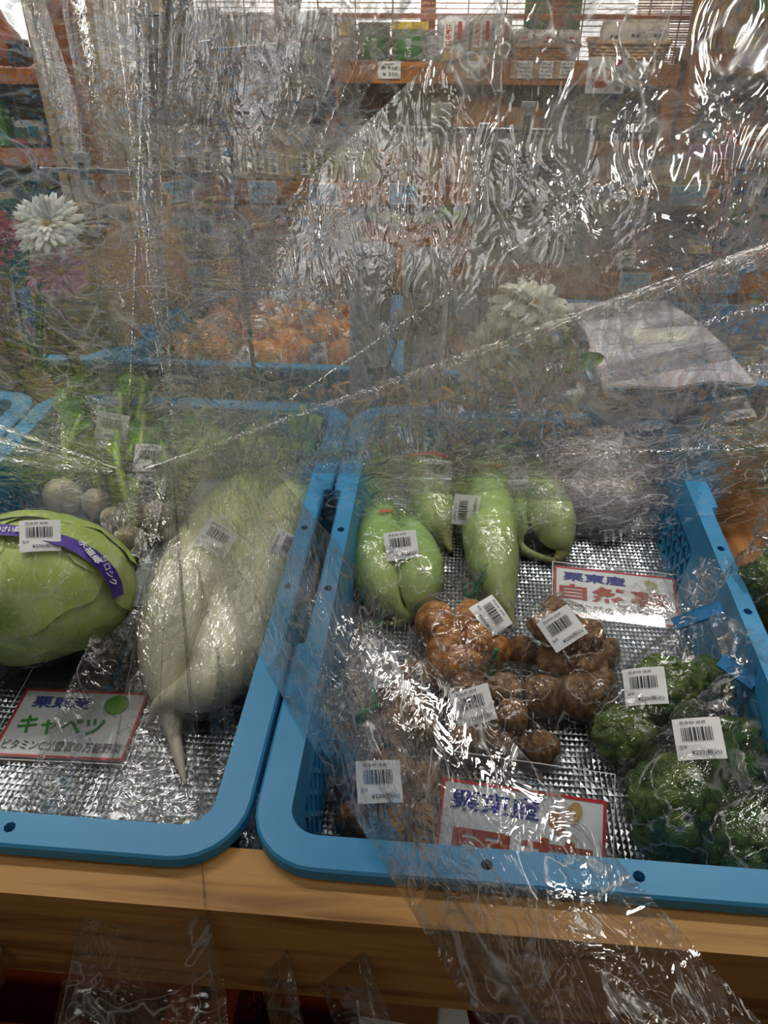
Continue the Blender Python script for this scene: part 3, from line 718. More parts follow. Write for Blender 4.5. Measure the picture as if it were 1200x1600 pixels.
# ------------------------------------------------------------------ cabbage
CABM, nt, b = newmat('cabbage_leaf')
nz = N(nt, 'ShaderNodeTexNoise'); nz.inputs['Scale'].default_value = 7; nz.inputs['Detail'].default_value = 5; nt.links.new(coords(nt, (1, 1, 1.8)), nz.inputs['Vector'])
vo = N(nt, 'ShaderNodeTexVoronoi', feature='DISTANCE_TO_EDGE'); vo.inputs['Scale'].default_value = 16; nt.links.new(coords(nt, (1, 1, .6)), vo.inputs['Vector'])
col = ramp(nt, nz.outputs['Fac'], [(.32, lin((150, 186, 76))), (.5, lin((196, 218, 116))), (.68, lin((224, 235, 164)))])
vr = ramp(nt, vo.outputs['Distance'], [(.0, (1, 1, 1)), (.035, (0, 0, 0))])
mx = N(nt, 'ShaderNodeMixRGB'); mx.inputs[2].default_value = (*lin((206, 220, 160)), 1); nt.links.new(col, mx.inputs[1])
mf = N(nt, 'ShaderNodeMath', operation='MULTIPLY'); mf.inputs[1].default_value = .5; nt.links.new(vr, mf.inputs[0]); nt.links.new(mf.outputs[0], mx.inputs[0]); nt.links.new(mx.outputs[0], b.inputs['Base Color'])
b.inputs['Roughness'].default_value = .42; bumpn(nt, b, nz.outputs['Fac'], .5, .006)
cc = oz(48, 915, LF + .075); CR = m(150, cc)
t = thing('wrapped_cabbage', 'film-wrapped green cabbage with purple tape in the left crate', 'cabbage', (cc.x, cc.y, LF))
ch = LF + .072
def cab(d, k=1.0, off=0):
    e = Vector((d.x * CR, d.y * CR * .80, d.z * .070))
    e *= k * (1 + .05 * noise.noise(d * 2.0 + Vector((off, 3, 1))) + .02 * noise.noise(d * 6))
    return e + Vector((cc.x, cc.y, ch)) - t.location
o = blob(5, lambda d: cab(d)).build('heart', CABM, t, True)
rdm = random.Random(8)
for i, (ax_, w0, h0) in enumerate([((-.2, -.9, .25), 1.0, 1.0), ((.7, -.5, .35), .9, 1.0), ((.2, -.2, .95), 1.1, .9), ((-.7, .1, .65), .9, .9), ((.75, .5, .3), .9, .9), ((.1, .9, .3), 1.0, .9)]):
    a = Vector(ax_).normalized(); u = a.orthogonal().normalized(); v = a.cross(u); mb = MB()
    def leaf(uu, vv, i=i, a=a, u=u, v=v):
        p = uu * 2 * math.pi; rr = vv * (.95 + .12 * math.sin(3 * p + i) + .07 * math.sin(7 * p + i * 2))
        d = (a * math.cos(rr * w0) + (u * math.cos(p) + v * math.sin(p)) * math.sin(rr * w0)).normalized()
        lift = .012 + .028 * vv ** 3 * (.6 + .5 * math.sin(4 * p + i)) + .008 * math.sin(9 * p) * vv ** 2
        q = cab(d, 1.0 + lift + .012 * i % 3); 
        if q.z < .004: q.z = .004
        return q
    mb.grid(leaf, 40, 10, True).build('outer_leaf', CABM, t, True)
wrapo = blob(4, lambda d: (lambda q: Vector((q.x, q.y, max(q.z, .001))))(cab(d, 1.085) + Vector((0, 0, .001)))).build('stretch_wrap', WRAP, t, True)
tree = BVHTree.FromPolygons([tuple(v.co + t.location) for v in wrapo.data.vertices], [tuple(p.vertices) for p in wrapo.data.polygons])
PURPLE = plain('purple_tape', (72, 44, 150), .35)
band = []
for px, py in ((-45, 830), (-20, 830), (0, 831), (25, 833), (50, 837), (75, 842), (100, 849), (122, 858), (142, 870), (158, 884), (170, 898), (178, 915), (181, 932)):
    h = tree.ray_cast(CAM, ray(px, py).normalized())
    if h[0] is not None: band.append((h[0], h[1]))
mb = MB(); 
for q, n_ in band: pass
pts = [q for q, _ in band]; row0, row1 = [], []
for i, (q, n_) in enumerate(band):
    tg = (pts[min(i + 1, len(pts) - 1)] - pts[max(0, i - 1)]).normalized(); sd = n_.cross(tg).normalized(); row0.append(q + sd * .008 + n_ * .003); row1.append(q - sd * .008 + n_ * .003)
k = len(row0); mb.add(row0 + row1, [(i, i + 1, k + i + 1, k + i) for i in range(k - 1)])
tape = mb.build('tape', PURPLE, t, True, loc=t.location)
for px, py, rl, s_ in ((10, 832, -.05, 'あいさい菜'), (138, 866, -.62, '水福郷'), (166, 893, -.95, 'ヨロシク')):
    h = tree.ray_cast(CAM, ray(px, py).normalized()); n_ = h[1]; ux = (RGT - n_ * RGT.dot(n_)).normalized(); uy = n_.cross(ux)
    ax_ = ux * math.cos(rl) + uy * math.sin(rl)
    put('tape_text', fit_text(s_, LABELW, .03, .008, .02), tape, frame(h[0] + n_ * .0045 - t.location, ax_, uy * math.cos(rl) - ux * math.sin(rl)))
stick(t, tree, 63, 841, .22, lift=.006)

# ------------------------------------------------------------------ turnip bags
TURN = noisy('turnip_skin', [(232, 212, 172), (246, 234, 206)], 2.4, .45, bump=.2)
def turnip_mesh():
    prof = [(.002, -1.35), (.03, -1.2), (.10, -1.02), (.42, -.86), (.78, -.55), (.98, -.1), (.97, .3), (.75, .66), (.4, .84), (.15, .88), (.02, .86)]
    mb = MB(); mb.lathe(prof, 22); mb.v = [tuple(Vector(q) + Vector(noise.noise_vector(Vector(q) * 1.7)) * .05) for q in mb.v]; return mb.mesh('turnip', TURN, True)
TURNIP = turnip_mesh()
def leaf_blade(root, p0, d, L, wd, seed, mat=LEAFG, name='leaf', droop=.25, up=Vector((0, 0, 1))):
    d = Vector(d).normalized(); sd = d.cross(up)
    if sd.length < .05: sd = d.cross(Vector((0, 1, 0)))
    sd.normalize(); nn = sd.cross(d); p0 = Vector(p0)
    def fn(u, v):
        s_ = (u - .5) * 2; wv = wd * (math.sin(math.pi * min(1, v * .93 + .07)) ** .7) * (1 + .12 * math.sin(v * 22 + seed))
        return p0 + d * L * v + sd * s_ * wv + nn * (-droop * L * v * v + .22 * wd * s_ * s_ + .10 * wd * math.sin(v * 13 + s_ * 4 + seed))
    return MB().grid(fn, 7, 12).build(name, mat, root, True, loc=root.location)
def turnip_bag(label, turnips, tops, neck, tuft, lab, seed, corners, price='¥172(税込)'):
    base = oz(turnips[0][0], turnips[0][1] + 10, LF); t = thing('turnip_bag', label, 'turnips', base, 'bagged turnips'); objs = []; rr = random.Random(seed)
    for px, py, r, lift in turnips:
        (p, rm), = spine([(px, py, r)], LF, lift); 
        tgt = oz(tops[0][0] + (px - turnips[0][0]) * .4, tops[0][1], p.z + .05) if False else p + Vector((.02, .12, .10))
        d = (tgt - p).normalized()
        M = Matrix.Translation(p - base) @ d.to_track_quat('Z', 'Y').to_matrix().to_4x4() @ Matrix.Scale(rm, 4)
        objs.append(put('turnip', TURNIP, t, M))
        for tx, ty in tops:
            e = oz(tx + rr.uniform(-12, 12), ty + rr.uniform(-14, 22), LF + .085 + rr.uniform(-.02, .03)); mid = (p + e) / 2 + Vector((rr.uniform(-.012, .012), 0, .012)); q = p + d * rm * .8
            st_ = MB().tube([q, q.lerp(mid, .5) + Vector((0, 0, .004)), mid, mid.lerp(e, .6), e], [.0062, .0058, .0052, .0042, .003], 8).build('stem', STALK, t, True, loc=base)
            leaf_blade(t, mid.lerp(e, .35), (e - mid), (e - mid).length * rr.uniform(.7, 1.0), rr.uniform(.015, .026), rr.random() * 9, up=Vector((rr.uniform(-.5, .5), -.5, .8)))
            leaf_blade(t, mid.lerp(e, .7), (e - mid) + Vector((rr.uniform(-.05, .05), 0, rr.uniform(-.02, .02))), .05, rr.uniform(.014, .022), rr.random() * 9, up=Vector((rr.uniform(-.6, .6), -.6, .6)))
    ex = [oz(x, y, z) for x, y, z in corners]
    tr = bag(t, objs, None, None, mat=FILM, floor=LF, seed=seed, extra=ex, wr=.007, pad=.003)
    for px, py, rl, two in lab: stick(t, tr, px, py, rl, price, two=two, scale=1.12)
    return t
turnip_bag('bag of leafy turnips against the left crate wall', [(98, 776, 31, 0), (152, 786, 25, 0)], [(112, 600), (140, 604), (160, 622), (178, 640), (120, 640), (130, 615)], None, None, [(175, 668, -.12, True)], 11,
           [(92, 625, LF + .10), (185, 600, LF + .12), (95, 590, LF + .13), (210, 640, LF + .10)])
turnip_bag('bag of leafy turnips in the middle of the three', [(178, 812, 22, 0), (203, 846, 27, .0)], [(190, 615), (208, 602), (225, 600), (240, 640), (215, 640)], None, None, [], 12,
           [(180, 625, LF + .10), (248, 610, LF + .12), (240, 680, LF + .08)])
turnip_bag('bag of leafy turnips nearest the white radishes', [(246, 808, 27, .012), (272, 838, 20, 0)], [(262, 668), (285, 655), (302, 660), (320, 680), (285, 700), (312, 664)], None, None, [(236, 718, -.02, True)], 13,
           [(232, 690, LF + .09), (300, 632, LF + .11), (340, 690, LF + .06), (300, 840, LF + .02)], '¥200(税込)')

# ------------------------------------------------------------------ right crate: green radishes
LEAFB = noisy('bright_leaf_stub', [(84, 140, 40), (128, 176, 66)], 40, .5, bump=.3)
def radish_bag(label, spines, neck, tuft, tie, labs, seed, tuft_r=.026, tie_px=None, band=None):
    base = spine([spines[0][1]], LF)[0][0].copy(); base.z = LF; t = thing('green_radish_bag', label, 'radishes', base, 'bagged green radishes'); objs = []
    rr = random.Random(seed)
    for s_ in spines:
        sp = spine(s_, LF); objs.append(long_root(t, sp, GRADISH, 'radish', 22, seed))
        d = (sp[0][0] - sp[1][0]).normalized()
        for k in range(7):
            dd_ = d + Vector((rr.uniform(-.5, .5), rr.uniform(-.2, .3), rr.uniform(-.1, .6))); q = sp[0][0] + d * sp[0][1] * .3
            leaf_blade(t, q, dd_, rr.uniform(.018, .034), .005, k, LEAFB, 'leaf_stub', .1)
    nk = spine([(*neck, 8)], LF, .012)[0][0]; tf = oz(*tuft, nk.z + .02)
    # keep the thin tails free of the film
    tr = bag(t, objs, nk, tf, tuft_r, FILM, LF, seed=seed, tie_r=.010)
    if tie is not None:
        a, b_ = tie; mb = MB(); pts = []
        for i in range(9):
            x = a[0] + (b_[0] - a[0]) * i / 8; y = a[1] + (b_[1] - a[1]) * i / 8 - 5 * math.sin(math.pi * i / 8); h = tr.ray_cast(CAM, ray(x, y).normalized())
            if h[0] is not None: pts.append((h[0] + h[1] * .002, h[1]))
        if len(pts) > 2:
            r0, r1 = [], []
            for i, (q, n_) in enumerate(pts):
                tg = (pts[min(i + 1, len(pts) - 1)][0] - pts[max(0, i - 1)][0]).normalized(); sd = n_.cross(tg).normalized(); r0.append(q + sd * .0045); r1.append(q - sd * .0045)
            k = len(r0); mb.add(r0 + r1, [(i, i + 1, k + i + 1, k + i) for i in range(k - 1)]); mb.build('tie', TIE_R, t, True, loc=base)
    for px, py, rl in labs: stick(t, tr, px, py, rl, '¥170(税込)')
    return t
radish_bag('bag of green radish with red tape at the back by the crate wall', [[(655, 692, 22), (662, 720, 31), (672, 770, 31), (684, 815, 24), (698, 845, 10), (706, 862, 3)], [(722, 725, 14), (722, 760, 22), (722, 800, 20), (722, 830, 8)]], (650, 682), (655, 655), ((636, 712), (700, 716)), [(684, 738, -.08)], 21)
radish_bag('bag of two green radishes with a label nearest the left lattice wall', [[(600, 808, 22), (590, 845, 40), (584, 890, 42), (597, 930, 32), (622, 957, 14), (645, 966, 6), (664, 952, 3)], [(638, 828, 20), (648, 860, 36), (655, 905, 39), (652, 940, 26), (640, 962, 10), (615, 974, 5), (592, 970, 2)]], (622, 798), (600, 770), ((594, 802), (628, 808)), [(627, 853, .12)], 22, .022)
radish_bag('bag of the longest green radish with red tape in the centre', [[(757, 738, 26), (760, 775, 39), (766, 830, 43), (772, 890, 38), (784, 935, 23), (794, 962, 10), (804, 980, 3)]], (752, 728), (742, 700), ((736, 738), (784, 730)), [(729, 797, 1.42)], 23, .036)
radish_bag('bag of two green radishes with a curled tail beside the grey tuber bag', [[(802, 735, 16), (803, 770, 25), (802, 820, 23), (808, 850, 11), (832, 866, 6), (866, 876, 4), (884, 868, 2)], [(822, 722, 20), (842, 760, 33), (862, 808, 36), (874, 842, 26), (878, 862, 12), (868, 876, 5)]], (808, 722), (806, 690), None, [(803, 749, .02)], 24, .030)

# ------------------------------------------------------------------ tubers
TARO = noisy('taro_skin', [(84, 56, 34), (132, 96, 60), (174, 136, 90)], 1.8, .5, (1, 1, 1.7), .4, .03, 8, pos=(.3, .7))
GINGER = noisy('ginger_brown_skin', [(124, 74, 28), (176, 114, 50), (208, 156, 86)], 1.8, .42, (1, 1, 1.8), .25, .02, 8)
GREYT = noisy('grey_tuber_skin', [(104, 90, 68), (146, 128, 102), (176, 158, 128)], 2.2, .6, bump=.35, bdist=.03)
def tuber_mesh(seed, el, mat, nm):
    o = Vector((seed * 3.1, seed, 0))
    def fn(d):
        k = 1 + .16 * noise.noise(d * 1.2 + o) + .07 * noise.noise(d * 3 + o) + .02 * math.sin(d.z * 16 + seed) + .015 * noise.noise(d * 11 + o)
        tap = 1 - .18 * d.z
        return Vector((d.x * tap, d.y * tap, d.z * el)) * k
    return blob(4, fn).mesh(nm, mat, True)
TAROS = [tuber_mesh(i, e, TARO, 'taro') for i, e in enumerate((1.15, 1.3, 1.05, 1.5))]
GINGERS = [tuber_mesh(i + 9, e, GINGER, 'tuber') for i, e in enumerate((1.2, 1.6, 1.35))]
GREYS = [tuber_mesh(i + 20, e, GREYT, 'tuber') for i, e in enumerate((1.05, 1.2, 1.1))]
def tuber_bag(label, lst, neck, tuft, tuft_r, labs, meshes, seed, nm='taro_bag', cat='taro', tie=TIE_G, price='¥220(税込)', grp='bagged taro', neck_lift=.03, tuft_lift=.03, pad=.004, mat=None, wr=.007):
    base = spine([(lst[0][0], lst[0][1], 10)], LF)[0][0].copy(); base.z = LF
    t = thing(nm, label, cat, base, grp); rr = random.Random(seed); objs = []
    for q in lst:
        px, py, r = q[:3]; lift = q[3] if len(q) > 3 else 0; ang = q[4] if len(q) > 4 else rr.uniform(0, 3.1)
        (p, rm), = spine([(px, py, r)], LF, lift)
        d = (RGT * math.cos(ang) + Vector((0, 1, 0)) * math.sin(ang)); M = Matrix.Translation(p - base) @ d.to_track_quat('Z', 'Y').to_matrix().to_4x4() @ Matrix.Rotation(rr.uniform(0, 6), 4, 'Z') @ Matrix.Scale(rm * .94, 4)
        objs.append(put(meshes[0].name.split('.')[0], rr.choice(meshes), t, M))
    nk = oz(*neck, LF + neck_lift); tf = oz(*tuft, LF + neck_lift + tuft_lift)
    tr = bag(t, objs, nk, tf, tuft_r, mat or FILM, LF, seed=seed, tie=tie, pad=pad, wr=wr)
    for px, py, rl in labs: stick(t, tr, px, py, rl, price)
    return t
tuber_bag('bag of large grey-brown tubers in the far right crate corner', [(905, 782, 38), (962, 778, 44), (1004, 752, 31), (925, 736, 40, .014), (978, 726, 38, .018), (905, 712, 34, .028), (945, 690, 33, .035), (888, 680, 27, .042)], (858, 652), (836, 602), .028, [(950, 688, -.35)], GREYS, 31, 'tuber_bag', 'tubers', None, '¥300(税込)', 'bagged tubers', .10, .03, wr=.009)
tuber_bag('bag of orange-brown knobbly tubers below the longest green radish', [(682, 975, 36, 0, 1.8), (700, 1010, 34, 0, 1.2), (733, 968, 28, .015, 1.4), (745, 1000, 27, .02, 1.7), (725, 1045, 38, 0, .3), (770, 1020, 30, 0, 2.8), (690, 1040, 28)], (735, 922), (728, 895), .020, [(766, 963, -.95)], GINGERS, 32, 'tuber_bag', 'tubers')
tuber_bag('bag of round brown taro under the yam sign', [(812, 1018, 28), (868, 1030, 34), (915, 1040, 36, .005), (905, 1088, 38), (935, 1075, 34), (945, 1025, 26), (870, 985, 34, .03), (915, 995, 30, .03), (868, 955, 24, .035)], (846, 945), (838, 930), .014, [(878, 982, .55)], TAROS, 33, tie=None)
tuber_bag('bag of taro with a tilted label behind the foremost bag, at the lattice wall', [(575, 1052, 27), (605, 1085, 33, .006), (642, 1058, 30), (645, 1115, 28), (525, 1150, 30), (615, 1130, 28), (660, 1140, 24)], (578, 982), (572, 945), .022, [(597, 1048, .3)], TAROS, 34, neck_lift=.045)
tuber_bag('bag of long brown taro just behind the taro sign', [(730, 1080, 34, .005), (785, 1078, 30, .01), (850, 1085, 36, 0, .2), (735, 1155, 36, 0, .1), (790, 1165, 34, 0, .1), (845, 1170, 30), (800, 1120, 30, .02)], (757, 1046), (748, 1030), .012, [(740, 1104, .22)], TAROS, 35)
tuber_bag('foremost bag of taro in the left front corner with an upright label', [(555, 1220, 33), (610, 1205, 34, .012), (655, 1225, 32), (560, 1278, 34), (612, 1272, 36, .01), (655, 1285, 30), (600, 1310, 30), (560, 1305, 24)], (568, 1118), (516, 1050), .040, [(592, 1222, .08)], TAROS, 36, neck_lift=.072, tuft_lift=.01)

# ------------------------------------------------------------------ broccoli
def beads(name, cols, sc):
    """tight flower buds: small rounded cells"""
    mt, nt, b = newmat(name); v = coords(nt)
    vo = N(nt, 'ShaderNodeTexVoronoi'); vo.inputs['Scale'].default_value = sc; nt.links.new(v, vo.inputs['Vector'])
    nz = N(nt, 'ShaderNodeTexNoise'); nz.inputs['Scale'].default_value = 2.2; nz.inputs['Detail'].default_value = 4; nt.links.new(v, nz.inputs['Vector'])
    nt.links.new(ramp(nt, nz.outputs['Fac'], [(.3 + .2 * i, lin(q)) for i, q in enumerate(cols)]), b.inputs['Base Color'])
    iv = N(nt, 'ShaderNodeMath', operation='SUBTRACT'); iv.inputs[0].default_value = 1; nt.links.new(vo.outputs['Distance'], iv.inputs[1])
    b.inputs['Roughness'].default_value = .65; bumpn(nt, b, iv.outputs[0], 1.0, .08); return mt
BROC = beads('broccoli_floret', [(60, 112, 52), (100, 158, 68), (144, 190, 94)], 17)
BROCL = beads('broccoli_light_floret', [(112, 164, 60), (162, 206, 90), (198, 226, 124)], 16)
BSTEM = noisy('broccoli_stem', [(126, 158, 84), (160, 186, 112)], 20, .5, (1, 1, .3), .2)
def floret_mesh(seed, mat):
    r = random.Random(seed); cs = np.array([Vector((r.gauss(0, 1), r.gauss(0, 1), r.gauss(.3, 1))).normalized()[:] for _ in range(46)])
    def fn(d):
        dist = np.sqrt(((cs - np.array(d[:])) ** 2).sum(1)); dm = dist.min(); k = .72 + .34 * math.sqrt(max(0, 1 - (dm / .42) ** 2)) + .045 * noise.noise(d * 17) + .03 * noise.noise(d * 31)
        e = d * k
        if e.z < -.2: f_ = 1 - .55 * min(1, (-.2 - e.z) / .8); e = Vector((e.x * f_, e.y * f_, e.z))
        return e
    return blob(5, fn).mesh('floret', mat, True)
FLO = [floret_mesh(i, BROC) for i in range(3)]; FLOL = [floret_mesh(i + 5, BROCL) for i in range(2)]
def broccoli_bag(label, heads, neck, tuft, tuft_r, labs, seed, floor=None, tie=TIE_B, price='¥220(税込)', necklift=.08, nm_extra=None, light=.35):
    fl = LF if floor is None else floor
    base = oz(heads[0][0], heads[0][1], fl); t = thing('broccoli_bag', label, 'broccoli', base, 'bagged broccoli'); rr = random.Random(seed); objs = []
    for px, py, r, dx, dy, dz in heads:            # direction the crown faces
        (p, rm), = spine([(px, py, r)], fl); ax = Vector((dx, dy, dz)).normalized(); u = ax.orthogonal().normalized(); v = ax.cross(u)
        objs.append(MB().tube([p - ax * rm * 1.25, p - ax * rm * .6, p + ax * rm * .1], [rm * .30, rm * .34, rm * .5], 12).build('stalk', BSTEM, t, True, loc=base))
        for k in range(15):
            tt = 0 if k == 0 else (.72 if k < 7 else 1.35); a = k * 1.0472 + (.3 if k > 6 else 0) if k < 7 else k * .7854; d = (ax * math.cos(tt) + (u * math.cos(a) + v * math.sin(a)) * math.sin(tt)).normalized()
            fr = rm * rr.uniform(.33, .43); q = p + d * rm * .64
            if q.z - fr * .9 < fl: q.z = fl + fr * .9
            M = Matrix.Translation(q - base) @ d.to_track_quat('Z', 'Y').to_matrix().to_4x4() @ Matrix.Rotation(rr.uniform(0, 6), 4, 'Z') @ Matrix.Scale(fr, 4)
            objs.append(put('floret', rr.choice(FLOL if rr.random() < light else FLO), t, M))
            if k > 0: MB().tube([p - ax * rm * .3, p + d * rm * .3], [rm * .12, rm * .10], 8).build('branch', BSTEM, t, True, loc=base)
    nk = oz(*neck, fl + necklift); tf = oz(*tuft, fl + necklift + .02)
    tr = bag(t, objs, nk, tf, tuft_r, FILM, fl, seed=seed, tie=None, wr=.009, tie_r=.012)
    if tie is not None:
        ta = (tf - nk).normalized(); sd = ta.cross((CAM - nk).normalized()).normalized(); vw = sd.cross(ta)
        mb = MB(); w_ = .006
        mb.box(nk, (.034, w_ * 2, .010), Matrix((sd, ta, vw)).transposed()); mb.box(nk + sd * .022, (.014, w_ * 1.8, .002), Matrix((sd, ta, vw)).transposed()); mb.build('tape', tie, t, loc=base)
    for px, py, rl in labs: stick(t, tr, px, py, rl, price)
    return t
broccoli_bag('bag of broccoli with a blue taped neck behind the foremost broccoli bag', [(978, 1150, 52, -.5, -.5, .5), (1035, 1085, 58, -.1, .1, 1), (1100, 1070, 46, .5, .2, .6)], (1080, 966), (1052, 905), .040, [(1008, 1073, -.04)], 41, light=.92)
broccoli_bag('foremost bag of dark broccoli with a square label at the right edge', [(1060, 1262, 84, -.5, -.3, .7), (1150, 1180, 62, .3, .3, .8), (1125, 1248, 70, .1, -.1, 1)], (1152, 1050), (1186, 1005), .034, [(1092, 1155, -.05)], 42, light=.3)
broccoli_bag('dark broccoli head in the front right corner of the crate', [(1165, 1330, 82, .1, -.4, .9)], (1230, 1230), (1245, 1210), .03, [], 43, tie=None, light=.0)
broccoli_bag('bag of broccoli on the wooden step under the white papers', [(1120, 715, 66, -.4, -.3, .9), (1180, 700, 66, .3, .1, .9), (1140, 745, 56, 0, -.6, .6)], (1082, 640), (1070, 615), .03, [(1150, 640, .12)], 44, STEPZ, tie=None, necklift=.07, light=.12)
broccoli_bag('bag of broccoli cut off by the right edge, on the wooden step', [(1205, 925, 58, -.2, 0, .9), (1250, 890, 60, 0, 0, 1)], (1185, 850), (1215, 830), .02, [], 45, STEPZ, tie=None, light=.3)
# ================================================================== printed cards in clear sleeves
SLEEVE = film('card_sleeve', (.995, .997, .997), .004, .22, .05, 7, .1, .004)
SLEEVE_GLOW = film('sleeve_backlight_haze', (.97, .98, .98), .05, .3, .15, 30, .5, .75, .003)  # milky white put in for daylight glowing through the clear sleeve top
CARD = plain('white_card', (226, 229, 230), .5)
TEAL = plain('blue_card', (74, 134, 172), .55)
def sign(name, label, cat, M, wd, ht, bg, border, bt, items, sleeve=None, group=None, thick=.0012, film_=None):
    r = thing(name, label, cat, M.to_translation(), group); r.matrix_basis = M
    MB().box((0, 0, -thick / 2), (wd, ht, thick)).build('card', bg, r)
    if border is not None: frame_mesh(MB(), wd, ht, bt, .0004).build('border', border, r)
    for it in items: it(r)
    if sleeve:
        x0, x1, y0, y1 = sleeve
        MB().bx(x0, x1, y0, y1, -thick - .0008, -thick - .0004).build('sleeve_back', film_ or SLEEVE, r); MB().bx(x0, x1, y0, y1, .0022, .0026).build('sleeve_front', film_ or SLEEVE, r)
        if y1 > ht / 2 + .02 and M.to_3x3().col[2].z < .5: MB().bx(x0 + .001, x1 - .001, ht / 2 + .001, y1 - .001, .0004, .0012).build('sleeve_glow', SLEEVE_GLOW, r)  # added milky panel above the card, imitating backlight
        fm = MB(); frame_mesh(fm, x1 - x0, y1 - y0, .0007, .0029, (x0 + x1) / 2, (y0 + y1) / 2); fm.build('sleeve_seam', plain('sleeve_edge', (222, 226, 228), .4), r)
    return r
def T(s, mat, x, y, wd, ht, bold=.012, shear=0, z=.0008, mirror=False): return lambda r: letter(r, s, mat, x, y, wd, ht, z, bold, shear, mirror=mirror)
def shape(fn, name, mat): return lambda r: fn(MB()).build(name, mat, r)
def disc(mb, x, y, rx, ry, z=.0009, rot=0, n=22, wob=0):
    c, s_ = math.cos(rot), math.sin(rot); vs = []
    for i in range(n):
        a = 2 * math.pi * i / n; k = 1 + wob * math.sin(3 * a); px_, py_ = rx * math.cos(a) * k, ry * math.sin(a) * k; vs.append((x + px_ * c - py_ * s_, y + px_ * s_ + py_ * c, z))
    mb.add(vs, [tuple(range(n))]); return mb
def plane_card(corners, n_pt, n_vec):
    """corners TL, TR, BL of a card given in the photo, found on the plane it lies in"""
    a, b, c = [opl(x, y, n_pt, n_vec) for x, y in corners]
    ux = (b - a); wd = ux.length; ux.normalize(); dn = c - a; dn -= ux * dn.dot(ux); ht = dn.length
    ctr = a + ux * wd / 2 + dn / 2; return frame(ctr, ux, -dn), wd, ht
UPZ = Vector((0, 0, 1))
M_, wd, ht = plane_card([(42, 1076), (233, 1084), (-12, 1180)], Vector((0, 0, FZ + .007)), UPZ)
sign('cabbage_sign', 'white card in a clear sleeve reading キャベツ on the foil', 'sign', M_, wd, ht, CARD, RED, .0025, [
    T('栗東産', NAVY, -wd * .16, ht * .30, wd * .46, ht * .19 , .022), T('キャベツ', GREEN, -wd * .08, -ht * .05, wd * .66, ht * .27 , .022), T('ビタミンCが豊富の万能野菜', BLACK, -.0 * wd, -ht * .34, wd * .9, ht * .14, .004),
    shape(lambda b_: disc(b_, wd * .28, ht * .30, wd * .095, ht * .15), 'cabbage_picture', plain('print_green', (108, 170, 56), .5))], (-wd / 2 - .004, wd / 2 + .005, -ht / 2 - .006, ht / 2 + .055))
M_, wd, ht = plane_card([(866, 888), (1052, 908), (860, 962)], Vector((0, .75, FZ + .012)), Vector((0, -.18, 1)).normalized())
M_ = Matrix.Translation((0, 0, .004)) @ M_
sign('yam_sign', 'white card in the crate reading 自然薯 beside the crate wall', 'sign', M_, wd, ht, CARD, RED, .0022, [
    T('栗東産', NAVY, -wd * .17, ht * .30, wd * .52, ht * .19 , .022), T('自然薯', BROWN_INK, -wd * .02, -ht * .02, wd * .88, ht * .32 , .022), T('旬の自然の贈り物です', BLACK, -.01 * wd, -ht * .34, wd * .9, ht * .15, .004),
    shape(lambda b_: disc(b_, wd * .30, ht * .30, wd * .06, ht * .07, rot=-.5), 'yam_picture', plain('print_olive', (176, 176, 120), .5))], (-wd / 2 - .003, wd / 2 + .02, -ht / 2 - .004, ht / 2 + .004))
tl = Vector((0, .372, FZ + .012)); nv = Vector((0, -math.sin(.50), math.cos(.50)))
a_ = opl(692, 1214, tl, nv); b__ = opl(948, 1252, tl, nv); ux = (b__ - a_); wd = ux.length; ht = wd * .64; ux.normalize(); dn = nv.cross(ux) * -1
ctr = a_ + ux * wd / 2 + dn * ht / 2
sign('taro_sign', 'white card in a clear sleeve reading 里芋 at the front rim', 'sign', frame(ctr, ux, -dn), wd, ht, CARD, RED, .0026, [
    T('栗東産', NAVY, -wd * .17, ht * .32, wd * .54, ht * .20 , .022), T('里芋', BROWN_INK, -.01 * wd, -ht * .12, wd * .88, ht * .42, .026), T('ほくほくねっとり', BLACK, 0, -ht * .42, wd * .8, ht * .10, .004),
    shape(lambda b_: disc(b_, wd * .21, ht * .24, wd * .05, ht * .12, rot=.2), 'taro_picture', plain('print_taro_a', (168, 120, 92), .6)), shape(lambda b_: disc(b_, wd * .31, ht * .35, wd * .045, ht * .10, rot=-.3, z=.0012), 'taro_picture', plain('print_taro_b', (196, 156, 96), .6))],
    (-wd / 2 - .012, wd / 2 + .006, -ht / 2 - .004, ht / 2 + .022))

# ================================================================== chrome stands with clips
CHROME = plain('chrome_rod', (150, 154, 158), .22, 1.0); CLIPM = film('clear_clip_plastic', (.95, .96, .96), .05, .5, .15, 10, .1, .8); CLIPG = plain('clip_spring', (92, 92, 84), .4, .6); DCLIP = plain('dark_clip', (92, 84, 80), .35)
SY = 1.022
def stand(label, foot, top, rod, ry_, Y=SY):
    b0 = oy(*foot, Y); tp = oy(*top, Y); b0 = Vector((b0.x, Y, TOPZ + .001)); r = thing('sign_stand', label, 'stand', b0, 'chrome sign stands')
    MB().lathe([(.02, 0), (.02, .003), (.006, .006), (.003, .008)], 20).build('foot', CHROME, r, True)
    MB().tube([b0 + Vector((0, 0, .004)), tp], .0032, 10).build('pole', CHROME, r, True, loc=b0)
    a, c = oy(rod[0], ry_, Y), oy(rod[1], ry_, Y); a.z = c.z = tp.z; a.y = c.y = Y
    MB().tube([a, c], .0030, 10).build('cross_rod', CHROME, r, True, loc=b0)
    for q in (a, c): blob(2, lambda d: q + d * .0042).build('end_knob', CHROME, r, True, loc=b0)
    MB().box(tp + Vector((0, 0, -.004)), (.012, .010, .022)).build('joint', plain('joint_plastic', (176, 182, 184), .3), r, loc=b0)
    return r, tp.z
